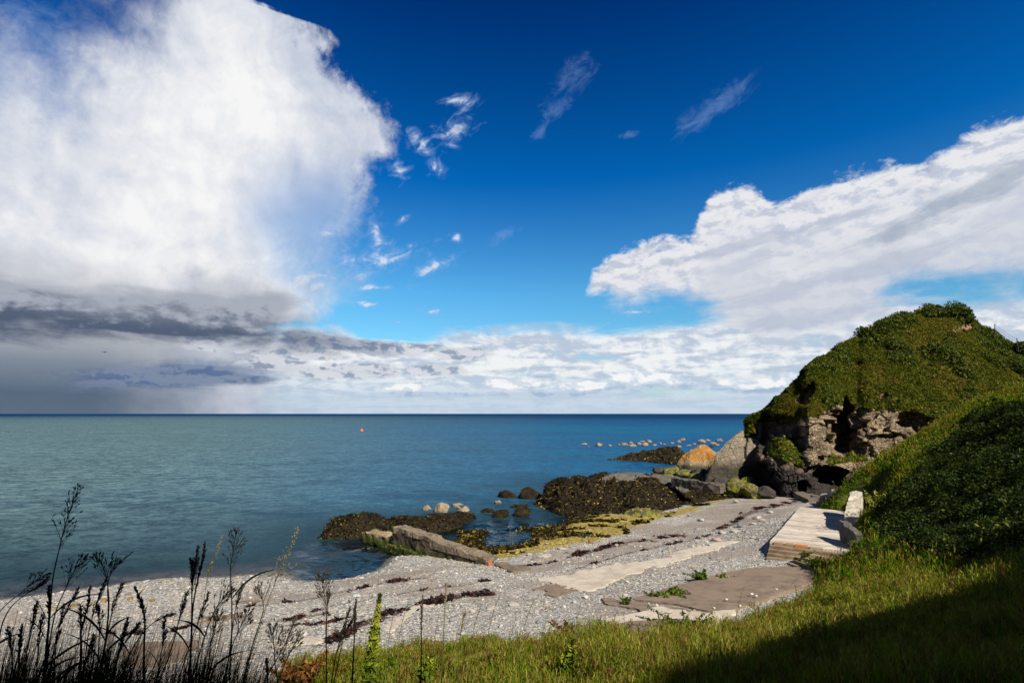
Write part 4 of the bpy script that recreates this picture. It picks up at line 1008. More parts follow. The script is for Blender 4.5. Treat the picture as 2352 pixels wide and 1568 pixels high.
# the bush on the summit and the one at the right-hand end of the ridge
def bushball(L, c, rad, n, sz, cols=GREENS, probs=(.42, .36, .16, .05, .01)):
    q = L.r.normal(0, 1, (n, 3)); q /= np.linalg.norm(q, axis=1)[:, None]; rr = L.r.uniform(.45, 1, n) ** .6
    lump = 1 + .35 * fbm(q * 1.8 + c[0], 3, 5)
    L.add(np.asarray(c) + q * np.asarray(rad) * (rr * lump)[:, None], sz, cols, probs, q, .9)
for x_, y_, d_, rad, n_ in [(2192, 722, 80, (2.4, 1.6, 1.2), 2600), (2165, 724, 80, (2.0, 1.6, .9), 1600), (2140, 728, 80, (2.0, 1.4, .7), 1200), (2215, 733, 79.5, (1.2, 1.2, .9), 900)]:
    bushball(L, W(x_, y_, d=d_), rad, n_, .28)
o = L.build('undergrowth'); tag(o, 'dense dark green bracken and turf covering the headland', 'undergrowth', kind='stuff')
L = Leaves(22)
for x_, y_, d_, rad, n_ in [(2345, 806, 80, (1.4, 1.4, 1.6), 1600), (2362, 812, 79, (2., 1.8, 2.), 2400), (2385, 830, 78, (2.6, 2, 2), 1500), (2352, 838, 78, (2.3, 1.8, 1.5), 1500), (2335, 848, 77, (1.8, 1.8, 1.), 1000)]:
    bushball(L, W(x_, y_, d=d_), rad, n_, .24)
o = L.build('bush'); tag(o, 'dark green bush on the skyline at the right edge below the headland ridge', 'bush')

# ---- fence on the ridge
pts = [W(2283, 765, d=79), W(2338, 800, d=77), W(2420, 815, d=75)]
hs = [1.5, 1.6, 1.5]
f = thing('wire_fence', pts[0], 'thin post and wire fence on the ridge right of the summit', 'fence')
tops = []
for p_, h_, ln in zip(pts, hs, [.35, .05, 0]):
    t_ = p_ + np.array([ln, 0, h_]); V_, F_ = tube([p_ - [0, 0, .5], t_], [.07, .06], 7)
    mesh_obj('post', V_, F_, M['dark_rock'], f); tops.append(t_)
for k in (.15, .6):
    for a_, b_ in zip(tops[:-1], tops[1:]):
        u_ = np.linspace(0, 1, 9)[:, None]; c_ = a_ * (1 - u_) + b_ * u_ - np.array([0, 0, k]); c_[:, 2] -= .25 * (u_ * (1 - u_))[:, 0] * 4 * .6
        V_, F_ = tube(c_, .018, 4); mesh_obj('wire', V_, F_, M['dark_rock'], f)
# ------------------------------------------------------------------ concrete
def mat_concrete(name, base, dark, stain=.5, seed=0., lines=None, brown=None, green=None, sc=1.0):
    m, N = material(name); p = N.vadd(wpos(N), (seed, seed * .7, 0))
    n1 = N.noise(p, .9 * sc, 7, .68, .4); n2 = N.noise(p, 7 * sc, 5, .7); n3 = N.noise(p, 32, 3, .7)
    col = N.mix(N.mul(N.step(.42, .66, n1), stain), base, dark)
    col = N.mix(N.mul(N.step(.52, .7, n2), .45), col, dark)
    col = N.mix(N.mul(N.step(.55, .75, n3), .35), col, tuple(v * 1.25 for v in base))
    cr = N.step(.012, .0, N.vor(N.vadd(N.vmul(p, (1, 1, 1)), N.vmul(N.n('ShaderNodeTexNoise').outputs['Color'], (0, 0, 0))), .45, 'DISTANCE_TO_EDGE'))
    col = N.mix(N.mul(cr, .5), col, tuple(v * .3 for v in dark))
    if lines:                                  # board marks across the slab
        ax, per = lines
        s_ = N.mad(N.sep(wpos(N))[0], ax[0], N.mul(N.sep(wpos(N))[1], ax[1]))
        t_ = N.mad(N.sep(wpos(N))[0], -ax[1], N.mul(N.sep(wpos(N))[1], ax[0]))
        fr = N.m('FRACT', N.mul(N.add(s_, N.mul(N.sub(N.noise(wpos(N), .8, 3), .5), .22)), 1 / per))
        gate = N.step(.42, .56, N.noise(N.xyz(N.mul(s_, 2.2), N.mul(t_, .22), 0), 1.0, 4, .6))
        ln = N.mul(N.step(.13, .02, N.m('ABSOLUTE', N.sub(fr, .5))), gate)
        sm_ = N.step(.42, .62, N.noise(N.xyz(N.mul(s_, 1.4), N.mul(t_, .10), 3), 1.0, 6, .65))
        col = N.mix(N.mul(sm_, .5), col, dark); col = N.mix(N.mul(ln, .85), col, tuple(v * .28 for v in dark))
    if green: col = N.mix(N.step(green[0], green[1], N.mad(N.sub(n1, .5), 1.3, N.sep(wpos(N))[2])), col, N.mix(n2, green[2], green[3]))
    if brown: col = N.mix(N.mul(N.step(.48, .62, N.noise(N.vadd(p, (4, 4, 4)), .7, 5, .6)), .7), col, brown)
    h = N.add(N.mul(n2, .5), N.add(N.mul(n3, .25), N.mul(n1, .4)))
    N.out(N.principled(col, .9, .2, N.bump(h, .7, .03))); return m
RD = np.array([10.3, 15.0]); RD /= np.linalg.norm(RD); RN = np.array([RD[1], -RD[0]])          # along / across the slipway
M['pale_concrete'] = mat_concrete('pale_concrete', (.40, .35, .275), (.25, .205, .155), .6)
M['slip_deck'] = mat_concrete('slipway_concrete', (.44, .39, .32), (.23, .18, .13), .55, 3., ((RD[0], RD[1]), .62))
M['brown_concrete'] = mat_concrete('brown_concrete', (.175, .130, .092), (.10, .072, .052), .7, 9.)
M['step_concrete'] = mat_concrete('step_concrete', (.20, .145, .09), (.085, .058, .034), .7, 5.)
M['wall_concrete'] = mat_concrete('wall_concrete', (.165, .128, .085), (.05, .038, .026), .8, 7., sc=2.)
M['shaded_wall'] = mat_concrete('shaded_wall_concrete', (.085, .08, .07), (.035, .032, .028), .8, 17., sc=2.)  # shade on the near wall's face put into a darker base
M['lit_wall'] = mat_concrete('lit_wall_concrete', (.36, .32, .25), (.13, .115, .09), .6, 27., sc=2.)  # sunlight on the far wall put into a paler base
M['pier'] = mat_concrete('pier_concrete', (.075, .056, .034), (.010, .008, .005), 1., 2., green=(.95, .35, (.012, .014, .003), (.06, .075, .008)), sc=1.6)
M['pier_foot'] = mat_concrete('pier_foot', (.28, .21, .12), (.03, .028, .010), .95, 12., green=(.9, .4, (.012, .014, .003), (.05, .065, .006)), sc=1.2)

# ---- the old pier wall running out into the water
nearA = np.array([*W(1118, 1290, 1.05)[:2]]); farA = np.array([*W(903, 1211, 1.75)[:2]])
pd = (farA - nearA) / np.linalg.norm(farA - nearA); pn = np.array([pd[1], -pd[0]])            # to the right of the wall
if pn[0] < 0: pn = -pn
Lp = np.linalg.norm(farA - nearA)
pier = thing('pier_wall', (*nearA, .6), 'old broken stone and concrete pier wall running from the shingle into the water', 'wall')
def wallpiece(name, s0, s1, w, zt0, zt1, zb, mat, off=0., amp=.10, seed=0, parent=pier, freq=1.4, z_off=0):
    a = nearA + pd * s0 + pn * off; b = nearA + pd * s1 + pn * off
    c = [(*a, zb), (*b, zb), (*(b + pn * w), zb), (*(a + pn * w), zb), (*a, zt0), (*b, zt1), (*(b + pn * w), zt1), (*(a + pn * w), zt0)]
    B = Bag(); hexa(c, .09, B, amp, freq, seed, chip=.26); return B.build(name, mat, parent, smooth_shade=False)
wallpiece('wall', .3, Lp, .95, 1.12, 1.62, -.8, M['pier'], amp=.13, seed=3)
wallpiece('coping', .0, Lp * .56, 1.05, 1.20, 1.60, 1.0, M['pale_pier'] if 'pale_pier' in M else M['wall_concrete'], off=-.06, amp=.07, seed=5)
wallpiece('coping', Lp * .55, Lp * .99, 1.05, 1.66, 1.88, 1.40, M['wall_concrete'], off=-.04, amp=.10, seed=6)
wallpiece('footing', Lp + .1, Lp + 4.6, 1.4, .95, .75, -1.2, M['pier_foot'], off=.15, amp=.16, seed=8)
B = Bag(); hexa(box(*(nearA + pd * .1 + pn * .2), .7, 1.06, .5, .35, math.atan2(pd[1], pd[0])), .1, B, .02, 4., 2, False, (.32, .12, .06)); B.build('brick', M['brown_stone'], pier)
fw = wallpiece('footing', Lp * .2, Lp * 1.02, .5, .35, .55, -1., M['pier_foot'], off=-.42, amp=.14, seed=12)
V_ = np.array([v.co for v in fw.data.vertices]) + np.array(pier.location)
weed_clumps(V_[V_[:, 2] > .0], pier, 700, 71, size=(.08, .22), cols=((.010, .010, .003), (.035, .045, .006), (.10, .13, .012)), probs=(.5, .3, .2))

# ---- slabs cast on the beach
def slab(name, poly, mat, label, lift=.07, res=.09, seed=0, jag=.32, tilt=None, cat='slab', z=None, edge=.5, group=None):
    """flat concrete following the shingle, with a broken edge; poly in survey pixels"""
    q = np.array([W(a, b, (1.2 if z is None else z))[:2] for a, b in poly])
    if z is None: q = np.array([W(a, b, float(beach_at(*p)[0]) + lift)[:2] for (a, b), p in zip(poly, q)])
    xs_ = np.arange(q[:, 0].min() - .4, q[:, 0].max() + .4, res); ys_ = np.arange(q[:, 1].min() - .4, q[:, 1].max() + .4, res)
    Xg, Yg = np.meshgrid(xs_, ys_); pg = np.stack([Xg.ravel(), Yg.ravel()], -1)
    jx = pg[:, 0] + jag * 2 * fbm(pg * 1.1, 4, seed); jy = pg[:, 1] + jag * 2 * fbm(pg * 1.1, 4, seed + 9)
    ins = inpoly(jx, jy, q.tolist()).reshape(Xg.shape)
    cell = ins[:-1, :-1] & ins[1:, :-1] & ins[:-1, 1:] & ins[1:, 1:]
    if z is None:
        co = np.polyfit  # a gently warped plane through the ground below
        A_ = np.stack([np.ones(len(q)), q[:, 0], q[:, 1]], -1); cf, *_ = np.linalg.lstsq(A_, BZ(q[:, 0], q[:, 1]), rcond=None)
        zg = (.5 * (cf[0] + cf[1] * pg[:, 0] + cf[2] * pg[:, 1]) + .5 * BZ(pg[:, 0], pg[:, 1])) + lift
    else: zg = np.full(len(pg), z + lift)
    if tilt is not None: zg = zg + tilt(pg)
    zg = zg + .012 * fbm(pg * 2.5, 3, seed + 3)
    idx = -np.ones(Xg.size, int); F = grid_faces(*Xg.shape)[cell.ravel()]
    u = np.unique(F); idx[u] = np.arange(len(u)); F = idx[F]; V = np.stack([pg[u, 0], pg[u, 1], zg[u]], -1)
    # ease the stepped outline, then drop a skirt
    ecount = {}
    for f_ in F:
        for a_, b_ in zip(f_, np.roll(f_, -1)): ecount[(a_, b_)] = 1
    bd = [(a_, b_) for (a_, b_) in ecount if (b_, a_) not in ecount]
    nb = {}
    for a_, b_ in bd: nb.setdefault(a_, []).append(b_); nb.setdefault(b_, []).append(a_)
    for _ in range(3):
        W_ = V.copy()
        for a_, l_ in nb.items(): W_[a_, :2] = .5 * V[a_, :2] + .5 * V[l_, :2].mean(0)
        V = W_
    m_ = {}; ex = []
    for a_ in nb: m_[a_] = len(V) + len(ex); ex.append(V[a_] - [0, 0, edge])
    SF = np.array([(b_, a_, m_[a_], m_[b_]) for a_, b_ in bd])
    V = np.concatenate([V, np.array(ex)]); F = np.concatenate([F, SF])
    o = mesh_obj(name, V, F, mat, smooth_shade=False); return tag(o, label, cat, group)
slab('concrete_slab', [(1240, 1327), (1330, 1309), (1420, 1294), (1500, 1282), (1560, 1270), (1590, 1273), (1545, 1290), (1475, 1312), (1425, 1330), (1385, 1350), (1335, 1362), (1280, 1350)], M['pale_concrete'], 'long pale cream concrete slab half buried in the middle of the shingle', seed=1, lift=.06)
slab('concrete_slab', [(1545, 1266), (1610, 1254), (1680, 1240), (1702, 1242), (1680, 1254), (1600, 1272), (1560, 1279)], M['pale_concrete'], 'narrow cracked pale slab continuing the long cream one towards the slipway', seed=2, lift=.05)
slab('concrete_slab', [(1228, 1352), (1262, 1340), (1300, 1340), (1336, 1350), (1322, 1366), (1280, 1376), (1245, 1368)], M['brown_concrete'], 'small brown slab at the near end of the long cream slab', seed=3, lift=.05)
apron = slab('concrete_apron', [(1450, 1386), (1500, 1366), (1580, 1342), (1640, 1322), (1720, 1306), (1760, 1296), (1900, 1290), (1950, 1300), (1890, 1330), (1800, 1372), (1690, 1410), (1640, 1416), (1560, 1398)], M['brown_concrete'], 'broad flat brown concrete apron below the slipway steps', seed=4, lift=.12, res=.12, jag=.10, cat='apron')
slab('concrete_slab', [(1375, 1385), (1400, 1378), (1450, 1388), (1520, 1404), (1580, 1418), (1530, 1424), (1440, 1408), (1390, 1398)], M['brown_concrete'], 'brown strip of slab stepped down at the near edge of the broad apron', seed=5, lift=.08)
slab('concrete_slab', [(1380, 1430), (1460, 1412), (1520, 1408), (1600, 1416), (1680, 1404), (1700, 1430), (1600, 1460), (1480, 1470), (1400, 1466)], M['pale_concrete'], 'broken pale slab at the grass edge nearest the viewer', seed=6, lift=.10, jag=.3)
slab('concrete_slab', [(1390, 1450), (1450, 1436), (1560, 1432), (1640, 1440), (1560, 1470), (1440, 1480)], M['brown_concrete'], 'brown broken slab lying over the pale one at the grass edge', seed=7, lift=.17, jag=.25)
slab('concrete_slab', [(1120, 1290), (1150, 1284), (1200, 1296), (1225, 1308), (1190, 1310), (1150, 1302)], M['wall_concrete'], 'flat brown slab at the landward end of the pier wall', seed=8, lift=.10)
slab('concrete_slab', [(950, 1392), (985, 1380), (1010, 1384), (985, 1396), (930, 1430), (880, 1452), (850, 1456), (890, 1432)], M['pale_concrete'], 'thin pale slab edge beside the dark line of seaweed in the near shingle', seed=9, lift=.03)
slab('concrete_slab', [(430, 1420), (480, 1408), (560, 1406), (540, 1420), (470, 1428)], M['wall_concrete'], 'grey flat slab showing behind the tall grass on the left beach', seed=10, lift=.05)
slab('concrete_slab', [(540, 1374), (570, 1366), (600, 1370), (585, 1382), (550, 1382)], M['wall_concrete'], 'small grey slab high on the left beach near the water', seed=11, lift=.05)
slab('concrete_slab', [(290, 1490), (330, 1472), (460, 1468), (440, 1510), (350, 1540), (280, 1530)], M['brown_concrete'], 'large brown grey slab behind the dark grass at the lower left', seed=12, lift=.05)
slab('concrete_slab', [(900, 1500), (950, 1482), (985, 1480), (1000, 1500), (900, 1540), (830, 1556), (850, 1520)], M['brown_concrete'], 'pinkish brown slab at the edge of the grass under the yellow green weed', seed=13, lift=.05)
slab('concrete_slab', [(590, 1486), (640, 1472), (720, 1470), (760, 1478), (700, 1488), (620, 1494)], M['pale_concrete'], 'pale slab strip among the pebbles behind the grass seed heads', seed=14, lift=.05)

# ---- slipway with its steps
c0 = W(1768, 1243, 2.46)[:2]; Ls, Ws = 17.6, 5.3
def sp(u, v): return c0 + RD * u + RN * v
zdeck = lambda u: 2.46 - .40 * u / Ls
slip = thing('slipway', (*sp(1, 1), 1.7), 'pale board marked concrete slipway with steps at its near end', 'slipway')
def spbox(u0, u1, v0, v1, z0, zt0, zt1, vn=0.):
    return [(*sp(u0, v0), z0), (*sp(u0 + vn, v1), z0), (*sp(u1, v1), z0), (*sp(u1, v0), z0), (*sp(u0, v0), zt0), (*sp(u0 + vn, v1), zt0), (*sp(u1, v1), zt1), (*sp(u1, v0), zt1)]
B = Bag(); hexa(spbox(0, Ls, 0, Ws, .2, zdeck(0), zdeck(Ls)), .16, B, .035, 1.8, 4); B.build('deck', M['slip_deck'], slip)
nst = 5; rise = .165; tread = .36
for k in range(nst - 1):
    zt = 2.46 - rise * (k + 1) + .01
    u1 = -tread * k - .015; u0 = -tread * (k + 1)
    B = Bag(); hexa(spbox(u0, u1, .02 - .02 * k, 3.9 - .30 * k, .9, zt, zt + .01), .1, B, .022, 3., 20 + k); B.build('step', M['step_concrete'], slip)
B = Bag()
for v0, v1, t_ in [(.25, .8, (.34, .22, .13)), (.82, 1.35, (.30, .19, .11)), (1.4, 2.1, (.42, .17, .06)), (2.2, 2.9, (.36, .30, .22))]:
    hexa(spbox(-.06, .35, v0, v1, 2.2, 2.475, 2.475), .1, B, .015, 5, 9, False, t_)
B.build('edge_bricks', M['brown_stone'], slip)
# the steps turn towards the grass on the right
side = thing('side_steps', (*sp(-1.2, 3.6), 1.6), 'three slanting concrete steps turning off the slipway steps into the grass', 'steps')
for k, (xa, ya, xb, yb) in enumerate([(1838, 1277, 1888, 1296), (1822, 1284, 1872, 1303), (1808, 1291, 1862, 1312)]):
    zt = 2.24 - .19 * k
    a_, b_ = W(xa, ya, zt)[:2], W(xb, yb, zt)[:2]; d_ = (b_ - a_) / np.linalg.norm(b_ - a_); n_ = np.array([-d_[1], d_[0]])
    if n_[1] < 0: n_ = -n_
    w_ = .34
    c = [(*a_, zt - .17), (*b_, zt - .17), (*(b_ + n_ * w_), zt - .17), (*(a_ + n_ * w_), zt - .17), (*a_, zt), (*b_, zt), (*(b_ + n_ * w_), zt), (*(a_ + n_ * w_), zt)]
    B = Bag(); hexa(c, .1, B, .02, 3., 30 + k, True); B.build('step', M['step_concrete'], side)
# ---- retaining walls
def wall(name, a, b, zb, za, zc, t, label, seed, mat=None):
    a, b = np.array(a, float), np.array(b, float); d_ = (b - a) / np.linalg.norm(b - a); n_ = np.array([d_[1], -d_[0]])
    if n_[0] < 0: n_ = -n_
    c = [(*a, zb), (*(a + n_ * t), zb), (*(b + n_ * t), zb), (*b, zb), (*a, za), (*(a + n_ * t), za), (*(b + n_ * t), zc), (*b, zc)]
    B = Bag(); hexa(c, .10, B, .10, 1.2, seed, chip=.22); o = B.build(name, mat or M['wall_concrete']); return tag(o, label, 'wall')
wa = W(1926, 1191, 3.75)[:2]; wb = W(1966, 1224, 3.45)[:2]
wall('retaining_wall', wb, wa, 1.0, 3.45, 3.75, .38, 'leaning grey concrete retaining wall with a shaded face, nearest the side steps', 3, M['shaded_wall'])
wa = W(1938, 1180, 3.45)[:2]; wb = W(1954, 1126, 4.15)[:2]
wall('retaining_wall', wa, wb, 1.0, 3.35, 4.15, .8, 'taller sunlit grey retaining wall farther along the slipway against the grass', 4, M['lit_wall'])
# ---- fallen blocks at the far end of the slipway
r = np.random.default_rng(8)
for k, (px_, py_, wd, z_, lab) in enumerate([(1893, 1150, 1.6, 1.5, 'pale concrete block leaning at the far end of the slipway, leftmost of the rubble'), (1905, 1140, 1.5, 2.0, 'pale broken slab of concrete tipped up on top of the rubble pile'), (1915, 1132, 1.3, 2.5, 'small pale chunk at the top of the rubble under the grass'),
                                             (1890, 1160, 1.3, 1.3, 'dark block at the foot of the rubble pile'), (1912, 1153, 1.7, 1.5, 'wide brown block in the rubble against the bank'), (1872, 1143, 1.5, 1.3, 'flat brown rock at the foot of the cliff beside the rubble'), (1850, 1143, 2.0, 1.3, 'long flat brown rock below the dark cave mouth')]):
    p = W(px_, py_, z_); B = Bag(); rot = r.uniform(0, 3)
    c = np.array(box(0, 0, -.35, .3, wd, wd * .55, rot)); c[:, 2] += c[:, 0] * r.uniform(-.3, .3) + c[:, 1] * r.uniform(-.3, .3)
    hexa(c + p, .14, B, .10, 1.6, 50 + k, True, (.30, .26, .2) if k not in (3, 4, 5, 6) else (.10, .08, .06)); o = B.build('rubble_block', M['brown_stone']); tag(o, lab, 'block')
# ---- buoy
p = W(831, 990, 0.); bu = thing('buoy', p, 'small round orange red buoy floating far out on the sea', 'buoy')
m_, N_ = material('buoy_red'); N_.out(N_.principled((.75, .10, .04), .45, .4)); V_, F_ = ICO[3]
mesh_obj('float', V_ * [.85, .85, .8] + p + [0, 0, .45], F_, m_, bu)
V_, F_ = tube([p + [0, 0, 1.1], p + [0, 0, 1.75]], [.12, .09], 8); mesh_obj('mast', V_, F_, m_, bu)
a_ = np.linspace(0, 2 * np.pi, 20); V_, F_ = tube(np.stack([p[0] + .16 * np.cos(a_), p[1] + 0 * a_, p[2] + 1.85 + .16 * np.sin(a_)], -1), .04, 5); mesh_obj('ring', V_, F_, m_, bu)
# ---- bird over the sea
p = W(240, 808, d=120.); B = Bag()
for sgn in (-1, 1):
    B.add([p + [0, .25, 0], p + [0, -.2, 0], p + [sgn * .55, -.1, .16], p + [sgn * .55, .18, .18]], [(0, 1, 2, 3)]); B.add([p + [sgn * .55, .18, .18], p + [sgn * .55, -.1, .16], p + [sgn * 1.15, -.12, .02]], [(0, 1, 2)])
V_, F_ = ICO[2]; B.add(V_ * [.10, .38, .09] + p, F_)
o = B.build('gull', M['dark_rock']); tag(o, 'small dark bird gliding low in front of the grey rain cloud', 'bird')
# ---- beach stones one can pick out
STN = [(1358, 1246, 16, (.24, .13, .04), 'brown blocky stone by itself on the shingle behind the long slab', .8), (1416, 1252, 12, (.3, .28, .24), '', .5), (1505, 1242, 22, (.30, .20, .13), 'long reddish flat stone on the brown shingle', .3), (1700, 1210, 16, (.16, .17, .17), 'upright dark grey green stone left of the slipway', .9),
       (1645, 1241, 30, (.42, .30, .22), 'flat pink stone at the end of the narrow cracked slab', .3), (1660, 1225, 24, (.42, .36, .29), '', .35), (1690, 1222, 22, (.45, .40, .33), '', .3), (1740, 1188, 22, (.46, .42, .35), '', .35), (1768, 1178, 20, (.46, .44, .38), '', .35), (1752, 1196, 16, (.4, .34, .27), '', .4),
       (1730, 1204, 18, (.42, .36, .28), '', .35), (1610, 1195, 20, (.45, .42, .37), '', .4), (1585, 1186, 12, (.2, .24, .26), '', .5), (1250, 1274, 34, (.42, .36, .27), 'large flat cream stone on the shingle right of the pier wall', .25), (1215, 1268, 20, (.40, .35, .27), '', .3), (1290, 1258, 22, (.42, .37, .29), '', .25), (1230, 1282, 24, (.22, .19, .16), '', .3),
       (1508, 1406, 14, (.55, .52, .46), 'pair of white stones at the corner of the apron', .7), (1690, 1154, 14, (.42, .38, .28), 'lone pale stone far up the brown shingle near the cliff', .7), (1345, 1380, 14, (.5, .48, .43), '', .6), (1320, 1392, 12, (.48, .46, .41), '', .6), (1295, 1405, 15, (.5, .48, .44), '', .5), (1255, 1400, 12, (.34, .30, .24), '', .6),
       (1130, 1400, 26, (.40, .36, .30), '', .3), (1180, 1396, 30, (.44, .40, .34), '', .25), (1085, 1410, 14, (.45, .4, .33), '', .6), (1040, 1430, 16, (.24, .25, .26), '', .6), (1010, 1345, 12, (.45, .42, .36), '', .6), (820, 1368, 20, (.50, .50, .47), 'white flat stone above the seaweed line in the near shingle', .35), (1240, 1440, 16, (.22, .23, .25), '', .6), (1150, 1448, 14, (.44, .42, .38), '', .6),
       (1330, 1430, 14, (.42, .40, .35), '', .6), (1270, 1470, 16, (.45, .44, .41), '', .6), (1210, 1460, 13, (.30, .24, .18), '', .6), (1060, 1470, 15, (.40, .38, .34), '', .6), (930, 1410, 13, (.44, .42, .36), '', .6), (760, 1440, 16, (.30, .31, .33), '', .6), (700, 1460, 15, (.46, .44, .4), '', .6), (660, 1420, 14, (.42, .38, .32), '', .6), (560, 1450, 16, (.40, .38, .36), '', .6),
       (500, 1440, 14, (.45, .36, .26), '', .6), (350, 1378, 12, (.20, .13, .03), '', .6), (300, 1372, 14, (.22, .15, .03), '', .6), (240, 1378, 18, (.24, .16, .03), '', .6), (205, 1385, 14, (.2, .14, .03), '', .6), (170, 1388, 16, (.2, .15, .03), '', .6), (330, 1352, 10, (.22, .16, .03), '', .6), (120, 1395, 14, (.3, .22, .05), '', .6), (420, 1362, 12, (.4, .38, .3), '', .6)]
for k, (px_, py_, wpx, c_, lab, fl) in enumerate(STN):
    p = W(px_, py_, 1.1); p = W(px_, py_, float(beach_at(p[0], p[1])[0])); p[2] = float(beach_at(p[0], p[1])[0]); wd = wpx * S / FPX * p[1]
    yel = c_[0] < .25 and c_[2] < .035
    boulder('stone', p + [0, 0, wd * fl * .22], (wd, wd * .75, wd * fl), M['brown_stone'], lab or ('yellow weed stained stone at the edge of the water on the left' if yel else ('dark stone among the beach pebbles' if c_[0] < .25 else 'pale stone among the beach pebbles')), 'stone', None if lab else ('yellow stones along the left waterline' if yel else 'larger stones scattered on the shingle'), seed=300 + k, sub=3, ang=.9, rot=k, tint=np.array(c_) * .78)
for k, (px_, py_) in enumerate([(1727, 1363), (1737, 1367), (1783, 1352), (1668, 1375), (1700, 1390), (1640, 1395)]):
    p = W(px_, py_, 2.3); wd = .10
    boulder('stone', p, (wd * 1.6, wd, wd * .8), M['brown_stone'], 'small white pebble lying on the brown concrete apron', 'stone', 'pebbles on the apron', seed=400 + k, sub=3, rot=k, tint=(.55, .52, .46))
# ---- loose pebbles: nobody could count them
r = np.random.default_rng(77); n = 260000
x_ = r.uniform(-34, 24, n); y_ = r.uniform(12, 46, n); z_ = beach_at(x_, y_)
pxx, pyy, ff = project(np.stack([x_, y_, z_], -1))
keep = (pxx > -40) & (pxx < 2392) & (pyy < 1600) & (z_ > -.05) & (r.uniform(0, 1, n) < np.clip((17. / y_) ** 2.2, .05, 1)) & (bank_z(x_, y_) < z_)
wd_, sd_, wk_, wt_ = zones(x_, y_, z_)
keep &= r.uniform(0, 1, n) > np.maximum(sd_ * .8, 0)
x_, y_, z_, wd_, wt_ = x_[keep], y_[keep], z_[keep], wd_[keep], wt_[keep]; n = len(x_)
sz = np.clip(np.exp(r.normal(math.log(.055), .45, n)), .025, .17) * np.clip(y_ / 26, .8, 1.5)
V0, F0 = ICO[1]
nv_ = len(V0); sc = np.stack([sz, sz * r.uniform(.6, .95, n), sz * r.uniform(.3, .6, n)], -1) * .62
a_ = r.uniform(0, 6.28, n); ca, sa = np.cos(a_), np.sin(a_)
q = V0[None] * sc[:, None] * (1 + .25 * r.normal(0, 1, (n, nv_, 1)).clip(-1, 1))
q = np.stack([q[..., 0] * ca[:, None] - q[..., 1] * sa[:, None], q[..., 0] * sa[:, None] + q[..., 1] * ca[:, None], q[..., 2]], -1) + np.stack([x_, y_, z_ + sz * .10], -1)[:, None]
cols = np.array([(.105, .112, .118), (.18, .19, .197), (.25, .255, .25), (.33, .32, .29), (.32, .25, .17), (.37, .35, .30), (.44, .42, .37), (.22, .14, .09)])
t_ = cols[r.choice(8, n, p=[.16, .27, .25, .13, .06, .08, .03, .02])] * r.uniform(.75, 1.2, (n, 1)) * [1.04, 1., .93]
t_ = np.where((wd_ > .5)[:, None] & (r.uniform(0, 1, n) < .75)[:, None], np.array([.30, .22, .03]) * r.uniform(.3, 1.3, (n, 1)), t_)
t_ = np.where((wt_ > .5)[:, None], t_ * .3, t_)
F_ = (F0[None] + (np.arange(n) * nv_)[:, None, None]).reshape(-1, 3)
o = mesh_obj('pebbles', q.reshape(-1, 3), F_, M['pebble'], tint=np.repeat(t_, nv_, 0), smooth_shade=False, origin=(0, 0, 0)); tag(o, kind='stuff')
# ---- seaweed cast up on the beach
L = Leaves(41)
for ln, wdt in WRACKS:
    g = np.array([W(a, b, 1.1)[:2] for a, b in ln]); seg = np.linalg.norm(np.diff(g, axis=0), axis=1); cum = np.concatenate([[0], np.cumsum(seg)])
    nn = int(cum[-1] * (130 if ln[0][0] in (835, 1640, 1330, 720) else 60) * (wdt / .12)); s_ = L.r.uniform(0, cum[-1], nn); q2 = np.stack([np.interp(s_, cum, g[:, k]) for k in (0, 1)], -1)
    q2 = q2 + L.r.normal(0, 1, (nn, 2)) * wdt * 1.6 - .5 * np.stack([fbm(q2 * .4, 3, 21), fbm(q2 * .4, 3, 22)], -1)
    kp = fbm(q2 * 1.3, 4, 51) > (-.02 if ln[0][0] == 835 else .20); q2 = q2[kp]
    zz = beach_at(q2[:, 0], q2[:, 1]) + L.r.uniform(.02, .07, len(q2))
    L.add(np.stack([q2[:, 0], q2[:, 1], zz], -1), .15, [(.012, .008, .007), (.03, .015, .012), (.09, .035, .025)], [.5, .3, .2], np.array([0, 0, 1.]), .5, 2.4)
wx_ = L.r.uniform(-10, 26, 60000); wy_ = L.r.uniform(34, 62, 60000); wz = beach_at(wx_, wy_); a1, a2, a3, a4 = zones(wx_, wy_, wz); kp = (a1 > .5) & (fbm(np.stack([wx_, wy_], -1) * np.array([.5, 1.1]), 4, 52) > np.interp(wz, [0, .15, .45, 1], [-.25, -.1, .3, .5]))
kp |= (np.abs(wz) < .07) & (wx_ > -6) & (fbm(np.stack([wx_, wy_], -1) * .7, 4, 53) > -.1)
L.add(np.stack([wx_[kp], wy_[kp], wz[kp] + .05], -1), .30, [(.012, .010, .003), (.04, .03, .006), (.16, .12, .016)], [.55, .3, .15], np.array([0, 0, 1.]), .6, 1.8)
o = L.build('seaweed_wrack'); tag(o, kind='stuff')
